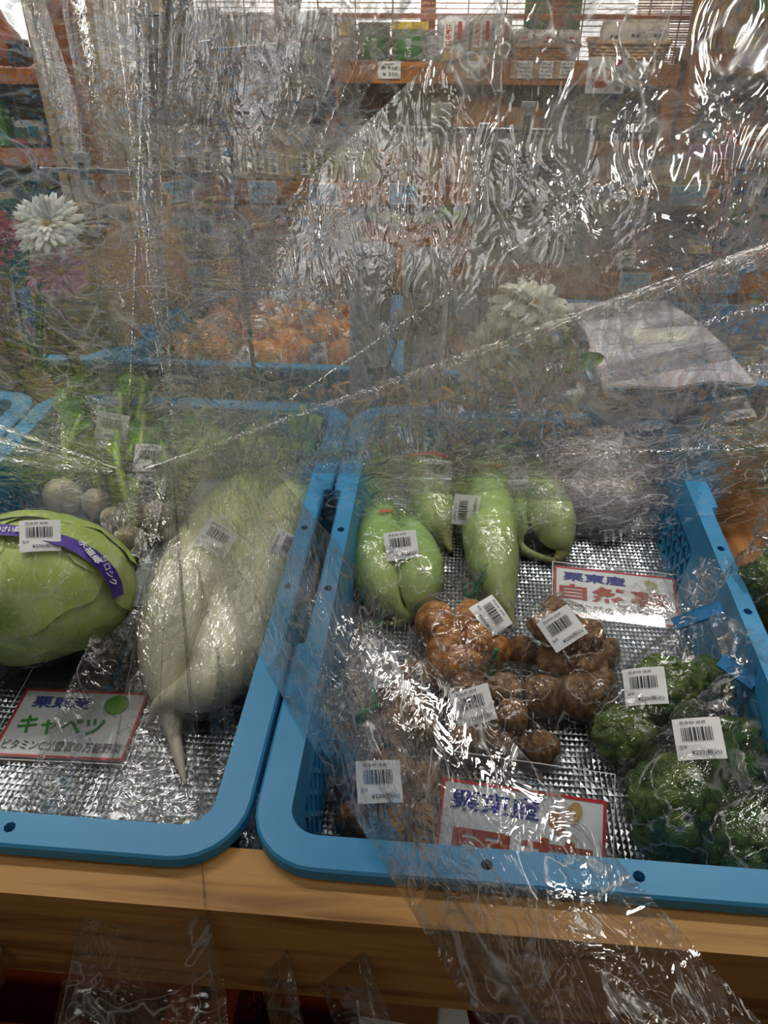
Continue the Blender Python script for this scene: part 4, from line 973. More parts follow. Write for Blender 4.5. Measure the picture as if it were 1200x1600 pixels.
def clear_clip(label, px, py, Y=SY, big=False, h=.034):
    p = oy(px, py, Y - .0005); r = thing('plastic_clip', label, 'clip', p, 'clear plastic sign clips')
    for s_, nm in ((-1, 'jaw'), (1, 'jaw')):
        MB().bar((0, s_ * .0075, h * .62), (0, s_ * .002, -h * .55), .013, .003, up=(0, 1, 0)).build(nm, CLIPM, r)
    MB().bx(-.008, .008, -.010, -.006, h * .45, h * .70).build('grip', CLIPM, r)
    MB().bx(-.0035, .0035, -.0085, -.0055, -.008, .012).build('spring', CLIPG, r)
    MB().bx(-.0075, .0075, -.006, .006, -h * .6, -h * .4).build('lip', plain('clip_lip', (206, 208, 176), .3), r)
    return r
stand('chrome stand with an empty cross rod, leftmost', (287, 630), (215, 268), (66, 350), 268)
clear_clip('clear plastic clip on the left end of the empty rod', 133, 268); clear_clip('clear plastic clip on the right end of the empty rod', 305, 268)
stand('tall chrome stand holding the blue radish sign', (403, 632), (336, 25), (220, 486), 25, SY + .004)
stand('chrome stand holding the handwritten yam sign', (749, 640), (757, 203), (606, 926), 203)
clear_clip('clear plastic clip on the left of the handwritten sign rod', 691, 200, h=.038); clear_clip('clear plastic clip gripping the top of the handwritten sign', 822, 197, h=.038)
stand('chrome stand at the right edge holding the pepper sign', (1290, 640), (1275, 262), (1150, 1400), 262, SY)
clear_clip('clear plastic clip on the pepper sign at the right edge', 1190, 272)
def dark_clip(label, px, py0, py1, lean, Y):
    a, b_ = oy(px + lean, py0, Y), oy(px, py1, Y); r = thing('dark_clip', label, 'clip', b_, 'dark hanging sign clips')
    MB().bar(a + Vector((0, -.006, 0)), b_ + Vector((0, -.003, 0)), .019, .003, up=(0, 1, 0)).build('front_jaw', DCLIP, r, loc=b_)
    MB().bar(a + Vector((.012, .008, 0)), b_ + Vector((.002, .003, 0)), .016, .003, up=(0, 1, 0)).build('back_jaw', DCLIP, r, loc=b_)
    MB().tube([(a + b_) / 2 + Vector((-.008, 0, .004)), (a + b_) / 2 + Vector((.014, 0, .004))], .005, 8).build('hinge', CHROME, r, True, loc=b_)
dark_clip('dark grey clip holding the turned-away persimmon sign', 286, -25, 68, -24, SY); dark_clip('dark grey clip holding the blue radish sign', 441, -25, 68, 6, SY)
def hang(tl, tr, bl, Y, lean=0):
    a, b_, c = oy(*tl, Y), oy(*tr, Y), oy(*bl, Y); ux = (b_ - a); wd = ux.length; ux.normalize(); dn = c - a; dn = dn - ux * dn.dot(ux); ht = dn.length; return frame(a + ux * wd / 2 + dn / 2, ux, -dn), wd, ht
M_, wd, ht = hang((344, 76), (516, 60), (362, 196), SY - .003)
LETW = plain('white_lettering', (225, 222, 210), .5)
def radish_pic(b_): return disc(b_, wd * .29, ht * .28, wd * .075, ht * .07, rot=-.95, wob=.12)
def outlined(s, mat, x, y, w2, h2, bold):
    def f(r): letter(r, s, BLACK, x, y, w2 * 1.012, h2 * 1.03, .0006, bold + .012); letter(r, s, mat, x, y, w2, h2, .0010, bold)
    return f
sign('radish_sign', 'blue card in a clear sleeve reading 大根 hanging from the tall stand', 'sign', M_, wd, ht, TEAL, plain('crimson_border', (160, 42, 84), .5), .0018, [
    T('栗東産', NAVY, -wd * .20, ht * .33, wd * .52, ht * .19, .03), outlined('大根', LETW, -.02 * wd, -ht * .06, wd * .80, ht * .34, .016), T('おでんに煮物に！', BLACK, .03 * wd, -ht * .36, wd * .88, ht * .15, .008),
    shape(radish_pic, 'radish_picture', plain('print_radish', (206, 210, 120), .5)), shape(lambda b_: disc(b_, wd * .245, ht * .40, wd * .02, ht * .05), 'leaf_picture', GREEN)], (-wd / 2 - .006, wd / 2 + .006, -ht / 2 - .006, ht / 2 + .028))
M_, wd, ht = hang((199, 82), (336, 62), (224, 198), SY - .003)
GRY = plain('card_back', (186, 182, 178), .6); FAINT = plain('faint_print', (174, 170, 167), .6); FAINT2 = plain('faint_print_dark', (160, 157, 154), .6)
sign('persimmon_sign', 'grey back of a sign card in a clear sleeve, left of the blue sign', 'sign', M_, wd, ht, GRY, None, 0, [
    T('栗東産', FAINT, wd * .22, ht * .30, wd * .46, ht * .19, .014, mirror=True), T('渋柿', FAINT, .02 * wd, -ht * .05, wd * .76, ht * .32, .014, mirror=True), T('干し柿にどうぞ', FAINT2, .02 * wd, -ht * .36, wd * .84, ht * .15, .004, mirror=True),
    shape(lambda b_: disc(b_, -wd * .32, ht * .25, wd * .07, ht * .14), 'persimmon_picture', FAINT)], (-wd / 2 - .006, wd / 2 + .006, -ht / 2 - .006, ht / 2 + .030))
M_, wd, ht = hang((732, 226), (926, 208), (743, 418), SY - .004)
HW = plain('grey_paper', (214, 220, 218), .7)
INKB = plain('marker_ink', (18, 18, 20), .6)
r = sign('yam_handwritten_sign', 'handwritten paper sign reading ヤマノイモ on the middle stand', 'sign', M_, wd, ht, HW, None, 0, [
    scrawl('栗東産', INKB, -wd * .07, ht * .30, wd * .64, ht * .23, 1), scrawl('短形自然薯', INKB, 0, -ht * .03, wd * .86, ht * .20, 2), scrawl('ヤマノイモ', INKB, 0, -ht * .335, wd * .82, ht * .19, 3)], None)
MB().bx(-wd / 2, wd / 2, ht * .13, ht * .135, .0001, .0004).build('fold_line', plain('fold_white', (205, 212, 212), .6), r)
# pepper sign cut off at the right
M_, wd, ht = hang((1140, 284), (1335, 262), (1098, 402), SY - .003)
M_ = frame(oy(1230, 335, SY - .003), oy(1330, 345, SY) - oy(1130, 338, SY), oy(1150, 290, SY) - oy(1118, 400, SY)); wd, ht = .155, .098
sign('pepper_sign', 'white card with red border reading ピーマン at the right edge', 'sign', M_, wd, ht, CARD, RED, .0026, [
    T('栗東産', NAVY, -wd * .20, ht * .29, wd * .48, ht * .19 , .022), T('ピーマン', GREEN, .02 * wd, -ht * .03, wd * .86, ht * .26 , .022), T('ビタミンAとCが豊富', BLACK, .0 * wd, -ht * .34, wd * .9, ht * .14, .004)], (-wd / 2 - .006, wd / 2 + .006, -ht / 2 - .006, ht / 2 + .024))

# ================================================================== wooden boxes with rolled leaflets
BOXW = wood('box_cypress', (204, 156, 98), (176, 124, 70), 'x', 2)
LEAFLET = plain('leaflet_paper', (228, 230, 234), .55)
PIC = noisy('printed_photo', [(20, 20, 22), (54, 54, 56), (150, 150, 150)], 260, .6, bump=0, pos=(.35, .75))
def wood_box(label, px, py, sz, rz, h):
    c = oy(px, py, 1.025); c = Vector((c.x, 1.028, TOPZ + .001)); r = thing('wooden_box', label, 'box', c, 'wooden leaflet boxes', rz); th = .007; H = h - TOPZ
    for s_ in (-1, 1):
        MB().bx(s_ * sz / 2 - th / 2, s_ * sz / 2 + th / 2, -sz / 2 - th / 2, sz / 2 + th / 2, 0, H).build('side_panel', BOXW, r); MB().bx(-sz / 2 + th / 2, sz / 2 - th / 2, s_ * sz / 2 - th / 2, s_ * sz / 2 + th / 2, 0, H).build('end_panel', BOXW, r)
    MB().bx(-sz / 2, sz / 2, -sz / 2, sz / 2, 0, .006).build('base', BOXW, r); return c
def roll(label, c, r0, r1, z0, z1, turns, items, tilt=0):
    r = thing('leaflet_roll', label, 'leaflet', (c.x, c.y, z0), 'rolled leaflets'); r.rotation_euler = (0, tilt, 0); H = z1 - z0
    def fn(u, v):
        a = -1.9 + u * 2 * math.pi * turns; rr = (r0 + (r1 - r0) * v) * (1 - .07 * u * turns); return Vector((rr * math.sin(a), -rr * math.cos(a), v * H))
    MB().grid(fn, 64, 4).build('sheet', LEAFLET, r, True)
    def on(a, z, off=.0009):
        rad = r0 + (r1 - r0) * z / H + off; return Vector((rad * math.sin(a), -rad * math.cos(a), z))
    for it in items:
        if it[0] == 'pic':
            _, a0, a1, z0_, z1_, nm = it; MB().grid(lambda u, v: on(a0 + (a1 - a0) * u, (z0_ + (z1_ - z0_) * v) * H), 12, 2).build(nm, PIC, r, True)
        else:
            _, s_, a, zc, wd_, ht_, bold = it; me = fit_text(s_, BLACK, wd_, ht_, bold).copy()
            for v in me.vertices: q = on(a + v.co.x / r1, zc * H + v.co.y, .0013); v.co = q
            put('lettering', me, r)
    return r
c1 = wood_box('open wooden box holding the left roll of leaflets', 569, 610, .062, math.radians(38), .992); c2 = wood_box('open wooden box holding the right roll of leaflets', 661, 612, .066, math.radians(40), .990)
zt1 = oy(576, 385, 1.03).z; zt2 = oy(653, 395, 1.03).z
roll('left roll of white leaflets in a wooden box', c1, .0235, .030, TOPZ + .008, zt1, 1.35, [('t', 'ゆずレシピ', .7, .955, .012, .004, 0), ('t', 'Cwelizard', .78, .912, .026, .007, .012), ('t', '七日の煮物', .8, .875, .02, .004, 0), ('pic', .55, 1.25, .68, .845, 'photo'), ('pic', .05, .95, .40, .48, 'photo'), ('t', '作り方', .35, .51, .010, .004, .01), ('t', '里芋を洗って皮をむく', .4, .375, .024, .003, 0), ('t', '鍋に入れて煮る', .4, .36, .022, .003, 0)], .045)
roll('right roll of white leaflets with a dark photo', c2, .025, .032, TOPZ + .008, zt2, 1.25, [('t', '里芋のレシピ', -.75, .945, .014, .003, 0), ('t', '料理教室', .8, .945, .014, .003, 0), ('t', 'かんたんレシピ集', -.2, .905, .03, .004, 0), ('t', 'Cwelizard♥', .0, .868, .048, .008, .018), ('t', '里芋のチーズ焼き', .1, .828, .034, .006, .012), ('pic', -.6, .82, .665, .80, 'photo'), ('pic', -.65, -.05, .385, .45, 'photo'), ('pic', .55, 1.15, .39, .45, 'photo'), ('t', '作り方', -.5, .49, .012, .004, .01), ('t', '1', -.62, .468, .003, .004, .01), ('t', '2', .6, .468, .003, .004, .01), ('t', '里芋は皮をむいて輪切りにする', -.15, .365, .034, .003, 0), ('t', '塩でもんで水で洗い流す', -.2, .348, .03, .003, 0)], .0)

# ================================================================== papers laid over the back crates
rimn = (RT @ Vector((0, 0, 1))).normalized(); rimp = Vector((0, 1.085, .995)) + rimn * .004
PAP = plain('glossy_sheet', (222, 220, 228), .35); PRT = noisy('faint_grey_print', [(170, 170, 180), (210, 210, 218)], 6, .5, bump=0)
PRT2 = noisy('faint_yellow_print', [(204, 202, 200), (222, 218, 204), (224, 224, 228)], 40, .5, bump=0)
def sheet(label, cs, lift, prints):
    P = [opl(x, y, rimp + rimn * lift, rimn) for x, y in cs]; r = thing('leaflet_sheet', label, 'paper', P[3], 'leaflets laid over the crates'); n_ = 12; mb = MB()
    def fn(u, v):
        q = P[3].lerp(P[2], u).lerp(P[0].lerp(P[1], u), v); return q + rimn * (.008 * math.sin(math.pi * u) * math.sin(5 * u + 1) ** 2 * (1 - v) + .0005)
    mb.grid(fn, 16, 6); k = len(mb.v); f0 = list(mb.f); mb.add([Vector(q) - rimn * .003 for q in mb.v[:k]], [f[::-1] for f in f0])
    for i in range(15): mb.f.append((i, i + 1, k + i + 1, k + i)); mb.mi.append(0)
    mb.build('sheets', PAP, r, True, loc=P[3])
    for (u0, u1, v0, v1, mt) in prints: MB().grid(lambda u, v: Vector(fn(u0 + (u1 - u0) * u, v0 + (v1 - v0) * v)) + rimn * .0008, 16, 3).build('print', mt, r, True, loc=P[3])
sheet('white leaflet furthest back over the citrus crate', [(884, 474), (1042, 470), (1108, 514), (912, 516)], .004, [(.15, .75, .3, .7, PRT)])
sheet('white leaflet in the middle of the overlapping three', [(912, 508), (1098, 510), (1142, 548), (926, 552)], .009, [(.12, .3, .2, .8, PRT), (.35, .8, .25, .8, PRT2)])
sheet('white leaflet nearest the crates, lying on the other two', [(920, 545), (1132, 544), (1182, 600), (944, 610)], .014, [(.08, .25, .15, .75, PRT), (.58, .9, .3, .75, PRT)])

# ================================================================== artificial flowers
PETW = noisy('white_petal', [(224, 226, 214), (240, 240, 232)], 30, .6, bump=.1); PETC = noisy('cream_petal', [(226, 228, 204), (240, 241, 226)], 3, .6, bump=.1); PETP = noisy('pink_petal', [(236, 136, 180), (246, 184, 210)], 30, .6, bump=.1); PETH = noisy('hot_pink_petal', [(190, 24, 84), (226, 48, 120)], 30, .6, bump=.2)
YEL = noisy('yellow_centre', [(196, 160, 60), (230, 204, 96)], 90, .7, bump=.6); STEMG = plain('flower_stem', (58, 118, 42), .5)
def petal_mesh(mat, wd, curl, notch=False, ruffle=0, tipw=.8):
    def fn(u, v):
        s_ = (u - .5) * 2; w_ = wd * (math.sin(math.pi * min(1, .10 + .83 * v)) ** tipw); 
        tip = (-.10 * abs(math.cos(s_ * 4.5))) if notch and v > .99 else 0
        return Vector((v + tip, s_ * w_, curl * v * v - .15 * wd * s_ * s_ + ruffle * math.sin(7 * s_ + 9 * v) * v))
    return MB().grid(fn, 5, 7).mesh('petal', mat, True)
PM = {'w': petal_mesh(PETW, .13, -.12, True), 'p': petal_mesh(PETP, .11, -.08, True), 'h': petal_mesh(PETH, .26, .25, False, .09), 'd': petal_mesh(PETC, .19, -.26, tipw=.55)}
def flower(label, head, nrm, rad, kind, stem_pts, layers, centre, leafs=(), lm=None, nm='artificial_flower'):
    base = stem_pts[-1]; r = thing(nm, label, 'flower', base, 'artificial flowers'); nrm = Vector(nrm).normalized(); u = nrm.orthogonal().normalized(); v = nrm.cross(u); rr = random.Random(int(head.x * 1e4))
    for n_, k, el, off in layers:
        for i in range(n_):
            a = 2 * math.pi * (i + off) / n_ + rr.uniform(-.06, .06); d = (u * math.cos(a) + v * math.sin(a)); e = el + rr.uniform(-.12, .12); x = (d * math.cos(e) + nrm * math.sin(e)).normalized(); y = nrm.cross(d)
            M = frame(head - base + nrm * .002, x, y) @ Matrix.Scale(rad * k * rr.uniform(.92, 1.06), 4); put('petal', PM[kind], r, M)
    blob(2, lambda d: head - base + nrm * .003 + d * rad * .13).build('flower_centre', centre, r, True)
    MB().tube([head] + stem_pts, [.0022] * (len(stem_pts) + 1), 8).build('stem', STEMG, r, True, loc=base)
    for p, d, L, w_ in leafs: leaf_blade(r, p, d, L, w_, 2, lm or LEAFF, 'leaf', .3)
    return r
LEAFF = noisy('flower_leaf', [(92, 158, 44), (146, 202, 76)], 30, .5, bump=.2)
FY = 1.02
# left: twisted bark holder with gerberas
BARK = noisy('twig_bark', [(96, 56, 28), (142, 92, 52), (172, 122, 76)], 60, .8, (6, 6, .6), .9, .004, 6)
DRIFT = noisy('pale_driftwood', [(150, 108, 70), (184, 140, 96)], 14, .75, (4, 4, .7), .5, .003)
hb = oy(50, 640, FY); hb.z = TOPZ + .002
tw = thing('bark_flower_holder', 'twig and driftwood flower holder at the left edge', 'vase', hb)
def pxp(px, py, dy=0): return oy(px, py, FY + dy)
MB().tube([pxp(-20, 480), pxp(10, 540), pxp(40, 595), pxp(72, 640), Vector((pxp(80, 660).x, FY, TOPZ + .01))], [.020, .024, .030, .030, .034], 12).build('driftwood_body', DRIFT, tw, True, loc=hb)
MB().tube([pxp(125, 600), pxp(108, 612), pxp(85, 630), Vector((pxp(70, 650).x, FY, TOPZ + .015))], [.014, .020, .024, .028], 12).build('driftwood_arm', DRIFT, tw, True, loc=hb)
rr = random.Random(3)
for bundle, n_ in (([(2, 440), (12, 500), (22, 560), (36, 620)], 26), ([(75, 455), (92, 490), (105, 525), (112, 560), (125, 590)], 24)):
    for i in range(n_):
        ox, od = rr.uniform(-11, 11), rr.uniform(-.014, .010); P = [pxp(x + ox * (1.0 if j < 2 else .75) + rr.uniform(-2, 2), y + rr.uniform(-4, 4), -.02 + od) for j, (x, y) in enumerate(bundle)]
        MB().tube(P, [.0018] * len(P), 5).build('twig', BARK, tw, True, loc=hb)
for k, (x, y, R_) in enumerate(((16, 560, .020), (22, 595, .018), (100, 505, .018), (113, 545, .016))):
    c = pxp(x, y, -.022); MB().tube([c + Vector((R_ * math.cos(a), R_ * .8 * math.sin(a), .003 * math.sin(2 * a))) for a in (2 * math.pi * i / 14 for i in range(15))], .0022, 6).build('binding', BARK, tw, True, loc=hb)
for i in range(16):
    a = rr.uniform(-.25, .8); p = pxp(95 + rr.uniform(-10, 15), 380 + rr.uniform(-20, 30), -.0); q = pxp(160 + rr.uniform(-40, 20), 360 + rr.uniform(-35, 45), .01)
    MB().tube([p, p.lerp(q, .5) + Vector((0, 0, .004)), q], .0009, 5).build('dry_twig', BARK, tw, True, loc=hb)
for P in ([(138, 316), (165, 320), (190, 332), (205, 345)], [(130, 345), (160, 340), (185, 330)], [(120, 352), (150, 348), (170, 350)]):
    MB().tube([pxp(x, y, .03) for x, y in P], .0016, 6).build('dry_twig', BARK, tw, True, loc=hb)
fwd = lambda x, y, z: Vector((x, y, z))
h = pxp(75, 352, -.035)
flower('large white artificial gerbera at the left edge', h, (.12, -.75, .65), m(60, h), 'w', [pxp(68, 400, -.03), pxp(60, 500, -.02), pxp(60, 570, -.012), pxp(62, 620)], [(22, 1.0, .05, 0), (20, .86, .30, .5), (16, .66, .55, .2), (12, .45, .8, .4)], YEL, [(pxp(60, 560, -.02), (-.4, -.1, .8), .06, .006), (pxp(58, 540, -.02), (.4, 0, .8), .06, .006)], STEMG)
h = pxp(92, 425, -.028)
flower('pale pink artificial gerbera below the white one', h, (.75, -.5, .25), m(50, h), 'p', [pxp(72, 440, -.02), pxp(66, 520, -.01), pxp(64, 600, -.005), pxp(66, 625)], [(18, 1.0, .1, 0), (16, .8, .4, .5), (10, .55, .7, .2)], YEL, [(pxp(66, 570), (.55, 0, .8), .07, .010), (pxp(70, 600), (.8, 0, .55), .06, .003)], STEMG)
h = pxp(5, 382, -.03)
flower('hot pink artificial carnation cut by the left edge', h, (-.1, -.8, .6), m(46, h), 'h', [pxp(22, 440, -.02), pxp(38, 520, -.01), pxp(58, 600, -.005), pxp(62, 625)], [(12, 1.0, .1, 0), (12, .9, .5, .5), (10, .75, .9, .2), (8, .6, 1.2, .4)], PETH, [(pxp(40, 520, -.02), (.3, 0, -.9), .05, .006)], STEMG)
h = pxp(60, 432, -.01); flower('small pink artificial gerbera half hidden behind stems', h, (-.5, -.6, .3), m(32, h), 'p', [pxp(58, 480), pxp(58, 560), pxp(60, 625)], [(14, 1.0, .2, 0), (10, .7, .5, .5)], YEL)
# right: white daisies in a white pot
pc = oy(880, 640, FY + .005); pc = Vector((pc.x, FY + .012, TOPZ + .001)); PZ = oy(880, 610, FY).z
t = thing('flower_pot', 'small white pot of artificial daisies behind the radish crate', 'pot', pc); H = PZ - pc.z
MB().lathe([(.016, 0), (.018, .002), (.024, H * .9), (.0265, H), (.0235, H), (.021, H * .85), (.004, H * .8)], 28).build('pot_body', plain('white_ceramic', (226, 232, 234), .3), t, True)
# what the flowers stand in
def top_of(z=0): return Vector((pc.x, pc.y, PZ - .01))
for lab, (x, y), n_, R_, st_ in (('white artificial daisy at the top, tilted up to the right', (832, 478), (.2, -.25, .95), 68, [(855, 525), (865, 580)]), ('white artificial daisy turned left, second of the three', (795, 540), (.1, -.75, .65), 62, [(830, 560), (860, 590)]), ('white artificial daisy lowest at the left of the pot', (748, 578), (-.85, -.4, .3), 58, [(800, 585), (860, 600)])):
    h = pxp(x, y, -.02); flower(lab, h, n_, m(R_, h), 'd', [pxp(a, b_, -.01) for a, b_ in st_] + [top_of()], [(16, 1.0, .05, 0), (14, .9, .35, .5), (9, .6, .7, .2)], YEL)
fl_ = thing('leafy_sprig', 'bright green artificial leaves in the white pot', 'leaves', top_of())
for (x, y), d, L, w_ in (((868, 560), (.1, -.2, .9), .055, .018), ((880, 575), (.8, -.1, .35), .055, .014), ((850, 585), (-.7, -.3, .4), .05, .014), ((878, 605), (.25, -.4, .7), .04, .013), ((865, 600), (-.35, -.5, .55), .035, .012), ((800, 600), (-.6, -.2, .1), .05, .016), ((785, 590), (.1, -.3, -.4), .05, .018)):
    p = pxp(x, y, -.012); leaf_blade(fl_, p, d, L, w_, x, LEAFF, 'leaf', .15, Vector((0, -.8, .5)))
    MB().tube([top_of(), p], .0012, 6).build('stem', plain('dark_stem', (30, 50, 34), .5), fl_, True, loc=fl_.location)

# ================================================================== back row: oranges, sacks, citrus
def crate_local(x): return Matrix.Translation(back_loc(x)) @ Matrix.Rotation(TC, 4, 'X')
ORM = noisy('orange_peel', [(236, 142, 24), (246, 166, 48)], 3, .4, bump=.05, bdist=.01); CITM = noisy('yellow_green_peel', [(176, 176, 56), (206, 196, 70), (158, 168, 52)], 20, .4, bump=.2); TANM = noisy('brown_dried', [(128, 84, 44), (170, 122, 66), (196, 150, 92)], 30, .6, bump=.4)
def fruit_mesh(mat, nm, sq=.88):
    return blob(3, lambda d: Vector((d.x, d.y, d.z * sq)) * (1 - .10 * max(0, abs(d.z) - .8) * 4)).mesh(nm, mat, True)
ORANGE, CIT, TAN = fruit_mesh(ORM, 'orange'), fruit_mesh(CITM, 'citrus', .95), fruit_mesh(TANM, 'dried_piece', .7)
FILM2 = film('orange_bag_film', (.995, .995, .99), .04, .34, .09, 40, .8, .012, .006, crease_glint=.5, cscale=20, cw=.022)
def fruit_bag(label, px, py, kind, n_, r, seed, neck, tuft, tie=TIE_R, labs=(), lift=0, nm='orange_bag', cat='oranges', grp='bagged oranges', spread=1.0, cx=None, dist=None):
    """a bag of fruit in a sloping back crate, found by the pixel its middle covers"""
    cxm = cx; fl_n = rimn; fp = back_loc(0) + RT @ Vector((0, 0, .014))
    c = opl(px, py, fp + rimn * (r * .95 + lift), rimn); base = c - rimn * (r * .9)
    t = thing(nm, label, cat, base, grp); rr = random.Random(seed); objs = []; al = rr.uniform(0, 6)
    for i in range(n_):
        if n_ == 1: off = Vector((0, 0, 0))
        else:
            a = al + i * 2.4; q = (i + .4) ** .5 / n_ ** .5 * r * 1.5 * spread; off = Vector((math.cos(a) * q * 1.15, math.sin(a) * q, (r * .7 if i % 4 == 3 else 0)))
        p = c + RT @ off
        objs.append(put(kind.name.split('.')[0], kind, t, Matrix.Translation(p - base) @ Matrix.Rotation(rr.uniform(0, 3), 4, 'X') @ Matrix.Rotation(rr.uniform(0, 3), 4, 'Y') @ Matrix.Scale(r * rr.uniform(.92, 1.05), 4)))
    nk = opl(*neck, c + rimn * r * 1.0, rimn); tf = opl(*tuft, c + rimn * r * 1.9, rimn)
    tr = bag(t, objs, nk, tf, .024, FILM2, None, 36, 18, seed=seed, tie=tie, wr=.006, pad=.002)
    for lx, ly, rl in labs: stick(t, tr, lx, ly, rl, '¥250(税込)', .8)
orr = .033
# oranges packed two deep in the crate, then gathered into bags by nearest seed
_olabs = [('bag of oranges at the back beside the chrome pole with a raised neck', 385, 470, 1, []), ('bag of oranges at the back right with a slanted label', 478, 492, 0, [(482, 496, -.5)]), ('bag of oranges left of the pole with a red tie', 335, 512, 1, []),
    ('bag of oranges in the front left corner', 275, 552, 0, []), ('bag of oranges right of the pole with a white label', 430, 520, 0, [(450, 530, -.5)]), ('bag of oranges at the front middle by the pole', 370, 556, 0, [(385, 556, 1.2)]),
    ('bag of oranges with a red tie nearest the rolled leaflets', 530, 522, 1, []), ('bag of oranges at the front right by the leaflet roll', 505, 560, 0, [(497, 550, .1)]), ('bag of oranges at the front between pole and leaflet roll', 440, 558, 1, []),
    ('bag of oranges at the back right behind the leaflets', 545, 485, 1, []), ('bag of oranges at the left wall of the crate', 300, 530, 0, []), ('bag of oranges in the middle of the crate', 395, 530, 1, [])]
_r = random.Random(17); CI = crate_local(XC[1]); _top = back_loc(0) + RT @ Vector((0, 0, .014 + orr * 2.6))
_seeds = [opl(px, py, _top, rimn) for _, px, py, _, _ in _olabs]; _cl = [[] for _ in _seeds]
for layer in range(2):
    ny = 9 if layer == 0 else 8
    for iy in range(ny):
        nx = 5 if (iy + layer) % 2 == 0 else 4
        for ix in range(nx):
            y = -.285 + iy * orr * 1.82 + layer * orr * .9
            if layer == 1 and (_r.random() < .12): continue
            q = CI @ Vector(((ix - (nx - 1) / 2) * orr * 2.06 + _r.uniform(-.002, .002), y + _r.uniform(-.002, .002), .0145 + orr * .95 + layer * orr * 1.55 + _r.uniform(0, .004)))
            _cl[min(range(len(_seeds)), key=lambda k: (q - _seeds[k]).length)].append(q)
for i, (lab, px, py, red, lb) in enumerate(_olabs):
    if not _cl[i]: continue
    cen = sum(_cl[i], Vector()) / len(_cl[i]); base = cen.copy(); base.z = min(q.z for q in _cl[i]) - orr
    t = thing('orange_bag', lab, 'oranges', base, 'bagged oranges'); rr = random.Random(i)
    objs = [put('orange', ORANGE, t, Matrix.Translation(q - base) @ Matrix.Rotation(rr.uniform(0, 3), 4, 'X') @ Matrix.Rotation(rr.uniform(0, 3), 4, 'Y') @ Matrix.Scale(orr * rr.uniform(.92, 1.0), 4)) for q in _cl[i]]
    zt = max(q.z for q in _cl[i]); nk = Vector((cen.x + rr.uniform(-.035, .035), cen.y - .02, zt + orr * 1.05)); tf = nk + Vector((rr.uniform(-.03, .03), -.008, .028 if i else .05))
    tr = bag(t, objs, nk, tf, .026, FILM2, None, 44, 20, seed=60 + i, tie=TIE_R if red else None, wr=.005, pad=.0008)
    for lx, ly, rl in lb: stick(t, tr, lx, ly, rl, '¥250(税込)', .8)
for i, (lab, px, py, nk, tf) in enumerate([('bag of brown dried pieces right of the leaflet roll', 715, 545, (705, 490), (715, 470)), ('bag of brown dried pieces behind the daisies', 780, 520, (760, 500), (770, 485)), ('bag of brown dried pieces under the daisies', 730, 575, (740, 560), (750, 555)), ('bag of brown dried pieces between daisies and papers', 870, 540, (880, 520), (890, 510)), ('bag of brown dried pieces in the crate corner behind the pot', 900, 572, (890, 560), (885, 556))]):
    fruit_bag(lab, px, py, TAN, 9, .024, 80 + i, nk, tf, None, [], .02, 'dried_food_bag', 'dried food', 'brown bagged goods')
for i, (lab, px, py, nk, tf, lb) in enumerate([('bag of yellow-green citrus with a label behind the papers', 1165, 515, (1150, 500), (1145, 495), [(1165, 512, .1)]), ('bag of citrus at the right edge with a raised neck', 1205, 490, (1195, 470), (1192, 455), []), ('bag of citrus at the paper edge', 1110, 515, (1100, 500), (1096, 496), []), ('bag of citrus nearest the front right rim', 1185, 562, (1165, 550), (1155, 545), [(1195, 560, .4)]), ('bag of citrus half under the white papers', 1125, 545, (1115, 530), (1110, 526), [])]):
    fruit_bag(lab, px, py, CIT, 3, .032, 90 + i, nk, tf, None, lb, .006, 'citrus_bag', 'citrus', 'bagged citrus')
